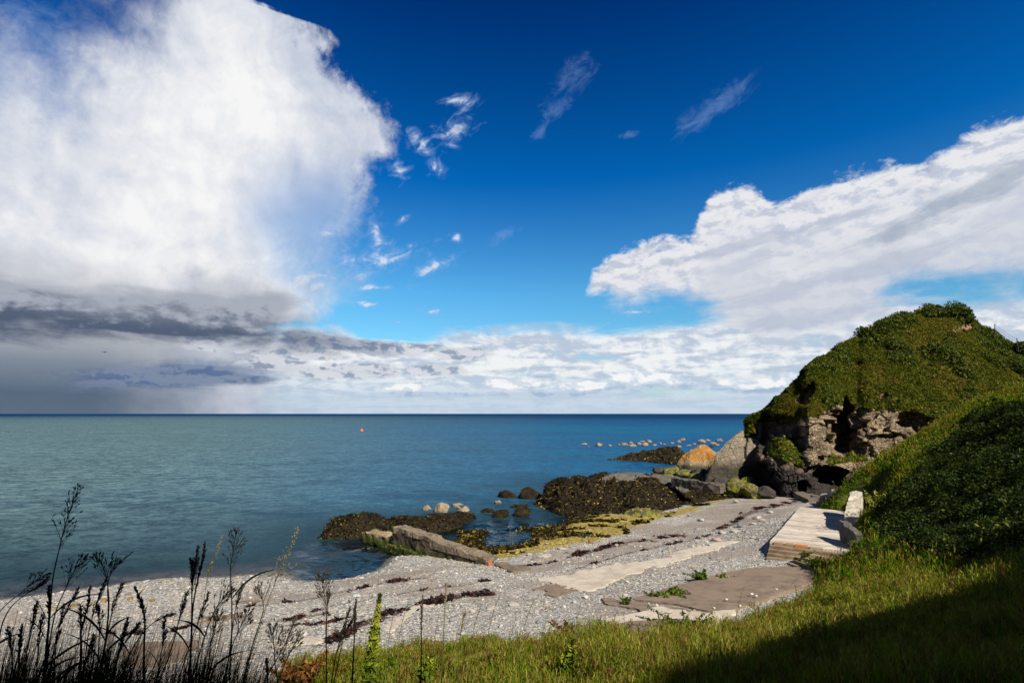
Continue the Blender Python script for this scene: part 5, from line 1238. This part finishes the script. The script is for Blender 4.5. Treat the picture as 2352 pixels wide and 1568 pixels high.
# ------------------------------------------------------------------ grass of the bank: nobody could count the blades
class Blades:
    """curved tapering blades, five corners each"""
    def __init__(s, seed): s.r = np.random.default_rng(seed); s.V = []; s.T = []
    def add(s, base, h, w, tint, lean=.45, wind=(.10, .05), curl=.5):
        r = s.r; n = len(base); h = np.broadcast_to(h, (n,)); w = np.broadcast_to(w, (n,))
        a = r.uniform(0, 2 * np.pi, n); side = np.stack([np.cos(a), np.sin(a), 0 * a], -1) * w[:, None] * .5
        b = r.uniform(0, 2 * np.pi, n); l = np.abs(r.normal(0, lean, n))
        d = np.stack([np.cos(b) * l + wind[0], np.sin(b) * l + wind[1], 0 * b], -1) * h[:, None]
        up = np.stack([0 * h, 0 * h, h], -1)
        m = base + up * .55 + d * .35; t = base + up * (1 - curl * .35 * np.minimum(l, 1.5) / .8)[:, None] + d
        s.V.append(np.stack([base - side, base + side, m + side * .75, m - side * .75, t], 1)); s.T.append(tint)
    def build(s, name):
        V = np.concatenate(s.V); n = len(V); T = np.concatenate(s.T); i = np.arange(n)[:, None] * 5
        return mesh_obj(name, V.reshape(-1, 3), [i + np.array([[0, 1, 2, 3]]), i + np.array([[3, 2, 4]])], M['grass'], tint=np.repeat(T, 5, 0), smooth_shade=False, origin=(0, 0, 0))
GCOL = np.array([(.010, .044, .0006), (.028, .098, .001), (.066, .162, .002), (.138, .23, .003), (.21, .22, .008), (.14, .088, .012)])
def gtint(r, n, P, straw=0.):
    f = fbm(P * .35, 4, 201)[:, None] + straw
    base = np.array([.16, .32, .29, .15, .05, .03]); dry = np.array([.05, .16, .25, .26, .18, .10])
    k = smooth(-.25, .45, f[:, 0]); u = r.uniform(0, 1, n)
    c1 = np.searchsorted(np.cumsum(base), u * .999); c2 = np.searchsorted(np.cumsum(dry), u * .999)
    c = np.where(r.uniform(0, 1, n) < k, c2, c1)
    g_ = GCOL[np.clip(c, 0, 5)] * r.uniform(.55, 1.4, (n, 1))
    rusty = (fbm(P * .9, 4, 231) > .24) & (r.uniform(0, 1, n) < .5)
    return np.where(rusty[:, None], np.array([.17, .075, .012]) * r.uniform(.5, 1.3, (n, 1)), g_)
SHRUB = [(2420, 925), (2290, 930), (2232, 962), (2170, 1015), (2110, 1072), (2070, 1112), (2030, 1150), (2000, 1190), (2020, 1236), (2100, 1262), (2210, 1300), (2420, 1235)]
B = Blades(301); r = B.r
for n, (x0, x1, y0, y1), nearfar in [(1100000, (-9, 12, 4, 20), 0), (1300000, (4, 48, 12, 66), 1)]:
    x = r.uniform(x0, x1, n); y = r.uniform(y0, y1, n); pw = r.uniform(0, 1, n) < np.clip((11. / np.hypot(x, y)) ** 1.3, .26, 1); x, y = x[pw], y[pw]
    zb = bank_z(x, y); kp = (zb > BZ(x, y) - .02); x, y = x[kp], y[kp]; z = SZ(x, y)
    px_, py_, f_ = project(np.stack([x, y, z], -1)); kp = (px_ > -80) & (px_ < 2440) & (py_ > 840) & (py_ < 1690)
    x, y, z, px_, py_ = x[kp], y[kp], z[kp], px_[kp], py_[kp]
    j = np.stack([x, y], -1); sh = inpoly(px_ + 14 * fbm(j * .5, 3, 5), py_ + 10 * fbm(j * .5, 3, 6), SHRUB)
    kp = (~sh) & (r.uniform(0, 1, len(x)) < .55 + .6 * fbm(j * .9, 4, 205) + .25)
    x, y, z = x[kp], y[kp], z[kp]; n_ = len(x); d = np.hypot(x, y); P = np.stack([x, y, z], -1)
    tall = (.62 + .75 * smooth(-.25, .45, fbm(j[kp] * 1.7, 3, 217))) * (.30 + .20 * fbm(j[kp] * .6, 4, 207) + .10 * smooth(.0, .5, fbm(j[kp] * .25, 3, 208)))
    near_ = smooth(15, 10, d); tall = tall * (.76 + .11 * smooth(14, 24, d)); h = tall * np.where(r.uniform(0, 1, n_) < .12, r.uniform(1.2, 1.75, n_), r.uniform(.45, 1.25, n_)); w = (.0045 + .00075 * d) * r.uniform(.7, 1.4, n_)
    B.add(P - [0, 0, .03], h, w, gtint(r, n_, P), .75, (.16, .06), .8)
    # flowering stalks: pale and red brown, with a loose head
    q = r.uniform(0, 1, n_) < .09 + .06 * near_ + .10 * smooth(-.1, .4, fbm(j[kp] * .3, 3, 210)); Q = P[q]; m = len(Q); hh = (tall[q] * r.uniform(1.1, 2.0, m)); dd = d[q]
    st = np.array([(.15, .145, .02), (.19, .18, .035), (.13, .075, .022), (.10, .145, .006)])[r.choice(4, m)] * r.uniform(.7, 1.3, (m, 1))
    B.add(Q, hh, .0022 + .00045 * dd, st, .22, (.12, .05), .2)
    lean_ = np.stack([r.normal(.10, .12, m), r.normal(.04, .12, m), 0 * hh], -1) * hh[:, None]
    for k in range(5):
        hb = Q + lean_ * .8 + np.stack([r.normal(0, .02, m), r.normal(0, .02, m), hh * (.70 + .05 * k)], -1)
        B.add(hb, .07 + .001 * dd, .006 + .0007 * dd, st * r.uniform(.8, 1.3, (m, 1)), .7)
o = B.build('grass'); tag(o, kind='stuff')

# ---- dense dark scrub on the steep part of the bank
L = Leaves(311); r = L.r; n = 800000
x = r.uniform(8, 44, n); y = r.uniform(14, 52, n); z = SZ(x, y); px_, py_, f_ = project(np.stack([x, y, z], -1)); j = np.stack([x, y], -1)
kp = inpoly(px_ + 14 * fbm(j * .5, 3, 5), py_ + 10 * fbm(j * .5, 3, 6), SHRUB) & (r.uniform(0, 1, n) < np.clip((20 / y) ** 1.2, .3, 1)) & (px_ < 2440)
x, y, z, j = x[kp], y[kp], z[kp], j[kp]; den = fbm(j * .55, 5, 320); h = np.clip(.28 + 1.5 * den, .05, 1.5)
up = r.uniform(0, 1, len(x)) ** .6
c = np.stack([x - .25 * up * h, y, z + up * h], -1)
L.add(c, .045 + .0016 * y, [(.006, .014, .002), (.016, .032, .003), (.038, .056, .005), (.09, .095, .010)], [.38, .36, .19, .07], None, .8, 1.7)
o = L.build('scrub'); tag(o, 'dense dark green scrub covering the steep bank at the right', 'scrub', kind='stuff')

# ------------------------------------------------------------------ tall grasses at the viewer's feet, shade put into dark tints
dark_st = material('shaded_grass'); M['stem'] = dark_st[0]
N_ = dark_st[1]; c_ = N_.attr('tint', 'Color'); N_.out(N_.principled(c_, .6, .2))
def spline(pts, n):
    pts = np.asarray(pts, float); t = np.linspace(0, 1, len(pts)); u = np.linspace(0, 1, n)
    k = np.stack([np.interp(u, t, pts[:, i]) for i in range(3)], -1)
    for _ in range(max(2, n // 8)): k[1:-1] = (k[:-2] + 2 * k[1:-1] + k[2:]) / 4
    return k
def spikelet(B, p, d, ln, wd, t, r):
    d = d / (np.linalg.norm(d) + 1e-9); s = np.cross(d, r.normal(0, 1, 3)); s /= np.linalg.norm(s) + 1e-9; u = np.cross(s, d)
    m = p + d * ln * .45; V = [p, m + s * wd, m - s * wd * .5 + u * wd * .87, m - s * wd * .5 - u * wd * .87, p + d * ln]
    B.add(V, [(0, 1, 2), (0, 2, 3), (0, 3, 1), (4, 2, 1), (4, 3, 2), (4, 1, 3)], t)
def tall_grass(pix, d, kind, label, seed, lit=0., head=.32, rad=.0026, leaves=2, group='tall grasses rising from the near bank'):
    """pix: survey points from the tip of the stem downwards; the stem is carried on down to the ground"""
    r = np.random.default_rng(seed)
    top = [W(a, b, d=d) for a, b in pix]; low = top[-1]; dirv = (top[-1] - top[-2]); dirv /= np.linalg.norm(dirv)
    gz = float(SZ(np.array([low[0]]), np.array([low[1]]))[0])
    foot = low + dirv * max(.05, (low[2] - gz) / max(.2, -dirv[2])) ; foot[2] = gz - .03
    if low[2] < gz: foot = low - [0, 0, .05]
    path = spline([foot, (foot + low) / 2] + [np.array(q) + r.normal(0, .002, 3) for q in top[::-1]], 40)
    root = thing('tall_grass', foot, label, 'grass stem', group)
    green = np.array([(.014, .020, .006), (.018, .018, .007), (.022, .020, .010)])[seed % 3]; straw = np.array([.16, .12, .06]); t = green * (1 - lit) + np.array([.09, .10, .025]) * lit  # stem shade put into dark tints, lit blends in sunlit ones
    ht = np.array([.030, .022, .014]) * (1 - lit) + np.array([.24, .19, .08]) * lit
    L_ = np.linalg.norm(path[-1] - path[0]); u = np.linspace(0, 1, len(path))
    B = Bag(); V, F = tube(path, rad * (1.25 - .9 * u), 5); B.add(V, F, t)
    B.build('stalk', M['stem'], root)
    # seed head
    hl = head * L_; B = Bag(); i0 = 1 - hl / L_
    def at(v): return np.array([np.interp(v, u, path[:, k]) for k in range(3)])
    if kind == 'spike':
        m = int(hl / .0055)
        for k in range(m):
            v = i0 + (1 - i0) * k / m; w = .55 + .35 * math.sin(3.14 * k / m); p = at(v); dd = at(min(1, v + .02)) - p; dd = dd / (np.linalg.norm(dd) + 1e-9)
            spikelet(B, p, dd + r.normal(0, .30, 3), .017 * w, .0026 * w, ht * r.uniform(.6, 1.4), r)
    else:
        m = int(hl / .011)
        for k in range(m):
            f = k / m; v = i0 + (1 - i0) * f; p = at(v); dd = at(min(1, v + .02)) - p; dd /= np.linalg.norm(dd) + 1e-9
            bl = (.080 if kind == 'open' else .050) * (1 - f) ** .8 * r.uniform(.3, 1.1) + .008
            a = r.uniform(0, 6.28); sd = np.array([math.cos(a), .5 * math.sin(a), 0]); bd = dd * .9 + sd * (.55 if kind == 'open' else .16) + [.05, 0, -.02]; bd /= np.linalg.norm(bd)
            e = p + bd * bl; V, F = tube([p, e], [.0006, .0004], 3); B.add(V, F, t)
            for q in range(2 if kind == 'open' else 3):
                s0 = p + bd * bl * r.uniform(.45, 1.0); spikelet(B, s0, bd + r.normal(0, .25, 3) + [.05, 0, -.1], (.013 if kind == 'open' else .011), (.0018 if kind == 'open' else .0013), ht * r.uniform(.6, 1.5), r)
    B.build('seed_head', M['stem'], root)
    # blades from the stem
    for k in range(leaves):
        v = r.uniform(.12, max(.2, i0 * .8)); p = at(v); a = r.choice([0, 3.14]) + r.normal(0, .6); ln = r.uniform(.10, .22); dd = np.array([math.cos(a) * .6 + .12, math.sin(a) * .4, 1.0 + r.uniform(-.3, .3)]); dd /= np.linalg.norm(dd)
        q = np.linspace(0, 1, 9)[:, None]; c = p + dd * q * ln + np.array([math.cos(a) * .5, math.sin(a) * .3, -.55]) * q ** 2.2 * ln * .6
        sd = np.cross(dd, [math.sin(a) + .2, -math.cos(a), .2]); sd /= np.linalg.norm(sd); w = (.0030 * np.sin(np.clip(q * .93 + .12, 0, 1) * 3.1)[:, 0] + .0004)[:, None]
        mesh_obj('leaf_blade', np.concatenate([c - sd * w, c + sd * w]), np.array([(i, i + 1, 9 + i + 1, 9 + i) for i in range(8)]), M['stem'], root, tint=np.broadcast_to(t * r.uniform(.7, 1.4), (18, 3)))
    return root
def cp(*a): return [(x / 3.286, 1091 + y / 3.286) for x, y in a]
def cq(*a): return [(689 + x / 3.286, 1091 + y / 3.286) for x, y in a]
DK = 'dark grass stem with a narrow seed head in the shaded tuft at lower left'
TG = [(cp((597, 90), (545, 250), (480, 420), (445, 580), (400, 760), (370, 1000), (335, 1568)), 1.55, 'open', 'tallest grass stem on the left, its loose seed head reaching far over the sea', 0, .36, 2),
      (cp((628, 632), (560, 720), (490, 840), (420, 1000), (380, 1200), (340, 1568)), 1.6, 'open', 'dark grass stem with a forward leaning seed head just right of the tallest one', 0, .30, 1),
      (cp((340, 745), (250, 800), (150, 890), (60, 960), (-30, 1060), (-90, 1300), (-100, 1568)), 1.7, 'open', 'bowed grass head drooping over the waterline at the left edge', 0, .30, 1), (cp((355, 780), (270, 850), (170, 900), (70, 1000), (0, 1150), (-40, 1568)), 1.65, 'tight', DK, 0, .3, 1),
      (cp((745, 620), (775, 700), (818, 840), (826, 1000), (810, 1200), (740, 1568)), 1.6, 'open', 'dark grass stem with a nodding forked head between the tallest stem and the thick spike', 0, .26, 2), (cp((886, 660), (830, 740), (815, 850), (822, 1000), (800, 1300), (760, 1568)), 1.62, 'open', DK, 0, .2, 1),
      (cp((905, 835), (870, 960), (835, 1110), (790, 1300), (730, 1568)), 1.6, 'tight', DK, 0, .3, 2), (cp((680, 845), (655, 1000), (615, 1180), (605, 1350), (590, 1568)), 1.5, 'spike', DK, 0, .34, 2), (cp((782, 810), (720, 1000), (650, 1240), (620, 1568)), 1.55, 'tight', DK, 0, .3, 1),
      (cp((572, 880), (510, 1000), (445, 1150), (400, 1350), (370, 1568)), 1.55, 'tight', DK, 0, .3, 2), (cp((375, 825), (372, 950), (368, 1100), (350, 1300), (335, 1568)), 1.45, 'spike', 'thick dark upright grass spike rising beside the tallest stem', 0, .32, 2), (cp((1030, 840), (1060, 960), (1085, 1100), (1092, 1300), (1090, 1568)), 1.45, 'spike', 'thick dark spike of grass standing alone against the near shingle', 0, .40, 2),
      (cp((1500, 560), (1475, 700), (1450, 850), (1445, 1100), (1430, 1568)), 1.55, 'tight', DK, 0, .34, 1), (cp((1556, 505), (1530, 640), (1490, 800), (1455, 1000), (1445, 1300), (1420, 1568)), 1.55, 'spike', 'tall dark seed spike in the middle clump, the thickest head against the sea', 0, .34, 2), (cp((1448, 640), (1452, 780), (1450, 950), (1440, 1250), (1435, 1568)), 1.5, 'tight', DK, 0, .3, 1),
      (cp((1670, 470), (1620, 600), (1575, 740), (1545, 950), (1510, 1150), (1480, 1568)), 2.4, 'tight', 'pale buff seed head catching light beside the dark middle clump', .55, .34, 1), (cp((1780, 425), (1750, 560), (1742, 700), (1752, 900), (1750, 1150), (1725, 1568)), 1.6, 'open', 'dark upright stem with an airy head, right of the middle clump', 0, .30, 2),
      (cp((2232, 405), (2190, 540), (2130, 680), (2060, 850), (2000, 1000), (1900, 1300), (1830, 1568)), 2.6, 'open', 'long pale leaning stem with a feathery lit head over the waterline', .7, .38, 1), (cp((1945, 870), (1985, 930), (2000, 1000), (1930, 1200), (1860, 1450), (1840, 1568)), 1.8, 'open', DK, 0, .2, 0),
      (cp((1290, 1045), (1190, 1085), (1095, 1150), (1000, 1300), (900, 1568)), 1.5, 'tight', DK, 0, .28, 1), (cp((1408, 905), (1375, 1020), (1340, 1150), (1290, 1320), (1200, 1568)), 1.55, 'tight', DK, 0, .3, 1), (cp((950, 1110), (915, 1230), (885, 1380), (850, 1568)), 1.5, 'tight', DK, 0, .4, 1), (cp((1032, 1130), (960, 1240), (900, 1350), (840, 1568)), 1.5, 'tight', DK, 0, .3, 1),
      (cp((158, 1130), (152, 1300), (150, 1568)), 1.4, 'spike', DK, 0, .4, 1), (cp((265, 990), (235, 1130), (205, 1330), (180, 1568)), 1.5, 'tight', DK, 0, .3, 2), (cp((740, 1000), (752, 1150), (752, 1300), (740, 1568)), 1.5, 'tight', DK, 0, .3, 1), (cp((1822, 840), (1790, 960), (1760, 1100), (1740, 1300), (1700, 1568)), 1.65, 'tight', DK, 0, .26, 1),
      (cp((1862, 1040), (1800, 1160), (1745, 1300), (1690, 1568)), 1.6, 'open', DK, 0, .3, 1), (cp((2062, 1140), (2066, 1260), (2080, 1400), (2100, 1568)), 1.7, 'open', DK, 0, .34, 0), (cp((2010, 1380), (2012, 1480), (2010, 1568)), 1.6, 'spike', DK, 0, .4, 1), (cp((1722, 880), (1680, 930), (1630, 990), (1560, 1180), (1490, 1400), (1440, 1568)), 1.6, 'open', 'dark stem arching over with a drooping head in front of the water', 0, .30, 1),
      (cp((2215, 1120), (2150, 1280), (2050, 1450), (2000, 1568)), 1.8, 'open', DK, 0, .4, 0), (cp((2260, 1200), (2180, 1350), (2090, 1568)), 1.8, 'open', DK, .2, .4, 0), (cp((610, 1010), (612, 1200), (600, 1568)), 1.5, 'tight', DK, 0, .3, 1), (cp((1560, 900), (1500, 1100), (1400, 1350), (1330, 1568)), 1.6, 'tight', DK, 0, .25, 1),
      (cp((1650, 1050), (1600, 1250), (1560, 1568)), 1.6, 'open', DK, 0, .3, 1), (cp((480, 1000), (430, 1250), (400, 1568)), 1.5, 'tight', DK, 0, .3, 1), (cp((320, 1080), (290, 1300), (250, 1568)), 1.45, 'tight', DK, 0, .3, 1), (cp((60, 1180), (90, 1350), (100, 1568)), 1.4, 'tight', DK, 0, .3, 1), (cp((1250, 1100), (1220, 1300), (1180, 1568)), 1.5, 'tight', DK, 0, .3, 1), (cp((700, 1250), (650, 1400), (600, 1568)), 1.5, 'tight', DK, 0, .3, 1),
      (cq((165, 755), (175, 860), (192, 1000), (205, 1250), (212, 1568)), 1.7, 'open', 'dark thin stem with a fine spread head left of the yellow green weed', 0, .34, 0), (cq((215, 920), (205, 1010), (195, 1100), (210, 1568)), 1.7, 'tight', DK, 0, .2, 1), (cq((425, 945), (418, 1080), (408, 1250), (395, 1568)), 1.65, 'spike', 'dark upright spike just left of the yellow green weed', 0, .36, 0),
      (cq((920, 905), (918, 1050), (914, 1250), (908, 1568)), 1.9, 'spike', 'dark upright spike of grass right of the yellow green weed', .1, .36, 0), (cq((1106, 815), (1095, 950), (1082, 1180), (1065, 1568)), 2.2, 'spike', 'slender green grass spike rising from the lit grass at bottom centre', .75, .3, 0), (cq((365, 1020), (320, 1180), (270, 1350), (235, 1568)), 1.7, 'tight', DK, 0, .4, 1), (cq((395, 1075), (345, 1180), (300, 1300), (250, 1568)), 1.7, 'tight', DK, 0, .3, 0),
      (cq((1240, 1045), (1220, 1130), (1200, 1280), (1190, 1568)), 2.4, 'tight', 'brown grass head in the sunlit fringe at bottom centre', .5, .3, 0)]
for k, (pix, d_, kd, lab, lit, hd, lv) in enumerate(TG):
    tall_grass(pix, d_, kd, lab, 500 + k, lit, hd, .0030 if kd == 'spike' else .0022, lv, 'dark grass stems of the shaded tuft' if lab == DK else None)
rr_ = np.random.default_rng(71)
for k, (x_, y_, d_, kd) in enumerate([(905, 1446, 6.2, 'open'), (945, 1400, 5.6, 'tight'), (1010, 1438, 6.4, 'open'), (1060, 1462, 6.8, 'tight'), (1105, 1424, 6.0, 'open'), (1150, 1398, 5.8, 'open'), (1185, 1450, 6.6, 'tight'), (1228, 1412, 6.2, 'open'), (1262, 1440, 6.8, 'open'), (1335, 1418, 6.5, 'tight'), (1372, 1452, 7., 'open'), (1420, 1432, 6.8, 'open'), (1475, 1462, 7.2, 'tight'), (1520, 1440, 7., 'open'), (1590, 1430, 7.2, 'open'), (1650, 1410, 7.4, 'tight'), (1710, 1380, 7.6, 'open')]):
    sw = rr_.uniform(14, 46)
    y_ -= 38; d_ += 1.6
    tall_grass([(x_, y_), (x_ - sw * .35, y_ + 35), (x_ - sw * .7, y_ + 85), (x_ - sw, 1575)], d_, kd, 'thin straw coloured grass head standing above the sunlit fringe at bottom centre', 800 + k, rr_.uniform(.6, .95), .34, .0058, 1, 'straw coloured grass heads in the sunlit fringe')
# blades massed between the stems, their shade put into the dark tints
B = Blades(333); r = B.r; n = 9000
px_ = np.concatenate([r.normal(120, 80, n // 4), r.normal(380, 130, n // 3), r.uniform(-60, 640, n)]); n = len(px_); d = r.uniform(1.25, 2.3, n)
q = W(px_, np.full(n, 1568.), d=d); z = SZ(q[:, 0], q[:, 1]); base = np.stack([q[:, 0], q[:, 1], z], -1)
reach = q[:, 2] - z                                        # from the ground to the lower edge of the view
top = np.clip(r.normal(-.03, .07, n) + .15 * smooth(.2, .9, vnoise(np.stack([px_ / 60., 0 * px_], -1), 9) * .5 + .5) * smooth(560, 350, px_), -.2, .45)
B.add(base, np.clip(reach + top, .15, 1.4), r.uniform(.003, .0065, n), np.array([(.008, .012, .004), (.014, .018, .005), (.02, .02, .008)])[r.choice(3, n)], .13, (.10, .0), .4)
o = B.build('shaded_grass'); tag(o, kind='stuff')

# ------------------------------------------------------------------ weeds
def weed(name, pix, d, width, label, cols, probs, seed, cat='weed', leaf=.022, n=700, spikes=1, group=None, flat=False):
    tip, foot = W(*pix[0], d=d), W(*pix[-1], d=d); gz = float(np.maximum(SZ(foot[:1], foot[1:2]), BZ(foot[:1], foot[1:2]))[0])
    root = thing(name, foot, label, cat, group); r = np.random.default_rng(seed); L = Leaves(seed)
    bs, B = [], Bag(); wd = width * S / FPX * d
    for k in range(spikes):
        off = np.array([r.normal(0, wd * .5), r.normal(0, wd * .4), 0]) if k else np.zeros(3); sc = 1 if k == 0 else r.uniform(.45, .95)
        top = foot + (tip - foot) * sc + off * 1.5; path = spline([foot - [0, 0, .05], foot + off * .4 + (tip - foot) * sc * .4, top], 14); V, F = tube(path, np.linspace(.004, .0012, 14), 4); B.add(V, F, np.array(cols[0]))
        m = n // spikes; v = r.uniform(.12, 1, m); c = np.stack([np.interp(v, np.linspace(0, 1, 14), path[:, i]) for i in range(3)], -1)
        rad = wd * (.55 if spikes == 1 else .22) * (1.02 - v) ** .6 + .006; c = c + r.normal(0, 1, (m, 3)) * rad[:, None] * [.5, .5, .25]
        L.add(c, leaf * (1.15 - .6 * v), cols, probs, None, 1., 2.2)
    B.build('stalk', M['stem'], root); V = np.concatenate(L.V); mesh_obj('foliage', V, np.arange(len(V)).reshape(-1, 4), M['leaf'], root, tint=np.concatenate(L.T), smooth_shade=False)
YG = [(.07, .10, .008), (.14, .17, .012), (.22, .235, .025), (.05, .06, .008)]
weed('tall_weed', cq((605, 890), (540, 1200), (500, 1568)), 4.2, 20, 'tall yellow green leafy weed spike standing in the sun at bottom centre left', YG, [.25, .4, .25, .1], 601, leaf=.028, n=900)
weed('tall_weed', cq((590, 1150), (560, 1330), (540, 1568)), 4.4, 18, 'shorter yellow green side shoot beside the tall weed spike', YG, [.3, .4, .2, .1], 602, leaf=.026, n=420)
weed('tall_weed', cq((1000, 1350), (960, 1420), (930, 1500)), 6.0, 30, 'small yellow green weed tip in the grass right of the tall weed', YG, [.3, .4, .2, .1], 603, leaf=.05, n=300)
weed('tall_weed', cq((2060, 1240), (2045, 1380), (2030, 1500)), 7.5, 34, 'yellow green weed spike in the lit grass below the red dock', YG, [.3, .4, .2, .1], 604, leaf=.06, n=420)
RD_ = [(.06, .022, .008), (.13, .05, .010), (.18, .085, .02), (.045, .05, .008)]
def wz(px, py, z): return float(W(px, py, z)[1])
weed('dock_plant', [(1306, 1434), (1306, 1466)], wz(1306, 1466, 2.3), 50, 'reddish brown dock plant at the seaward edge of the grass', RD_, [.3, .3, .2, .2], 611, leaf=.10, n=700, spikes=9)
weed('dock_plant', [(698, 1505), (690, 1568)], 9.0, 60, 'orange brown dock plant at the lower left end of the lit grass', RD_, [.2, .4, .3, .1], 612, leaf=.08, n=900, spikes=12)
GW = [(.03, .055, .006), (.06, .09, .010), (.11, .13, .015), (.015, .03, .004)]
weed('green_weed', [(1617, 1306), (1615, 1331)], wz(1615, 1331, 1.75), 28, 'dark green upright weed growing at the edge of the brown apron', GW, [.4, .3, .1, .2], 621, leaf=.14, n=420, spikes=9)
weed('green_weed', [(1540, 1350), (1540, 1364)], wz(1540, 1364, 1.95), 40, 'low bright green clump of weed on the seaward edge of the apron', GW, [.2, .4, .3, .1], 622, leaf=.14, n=420, spikes=10)
weed('green_weed', [(1440, 1370), (1440, 1386)], wz(1440, 1386, 2.05), 22, 'small tuft of weed at the near corner of the apron', GW, [.4, .3, .1, .2], 623, leaf=.10, n=220, spikes=7)
weed('green_weed', [(1660, 1318), (1660, 1327)], wz(1660, 1327, 1.75), 26, 'thin yellowish weed on the apron edge right of the dark upright one', YG, [.3, .3, .2, .2], 624, leaf=.10, n=160, spikes=7)
weed('green_weed', [(1497, 1360), (1497, 1370)], wz(1497, 1370, 1.95), 26, 'flat dark weed in the apron edge between the tuft and the bright clump', GW, [.4, .3, .1, .2], 625, leaf=.10, n=140, spikes=6)
weed('green_weed', [(1578, 1415), (1580, 1455)], wz(1580, 1455, 2.3), 56, 'bushy bright green weed over the broken slabs at the edge of the grass', GW, [.35, .35, .15, .15], 626, leaf=.12, n=1100, spikes=14)
weed('green_weed', [(1380, 1425), (1378, 1450)], wz(1378, 1450, 2.2), 26, 'small leafy weed on the pebbles beside the red dock', GW, [.35, .3, .15, .2], 627, leaf=.10, n=220, spikes=6)
weed('green_weed', [(1885, 1278), (1885, 1300)], wz(1885, 1296, 2.2), 60, 'green weeds sprawling over the top of the side steps', GW, [.4, .35, .1, .15], 628, leaf=.14, n=900, spikes=16)
weed('green_weed', [(1848, 1266), (1846, 1276)], wz(1846, 1276, 2.3), 26, 'small weed rooted on the slipway steps', GW, [.4, .35, .1, .15], 629, leaf=.11, n=200, spikes=7)
weed('ragwort', [(2010, 1120), (2010, 1170)], 36.0, 44, 'pale yellow flowering weed on the lit bank above the retaining walls', [(.30, .28, .05), (.45, .40, .08), (.10, .13, .02), (.06, .08, .01)], [.25, .2, .3, .25], 631, leaf=.14, n=300, spikes=12)
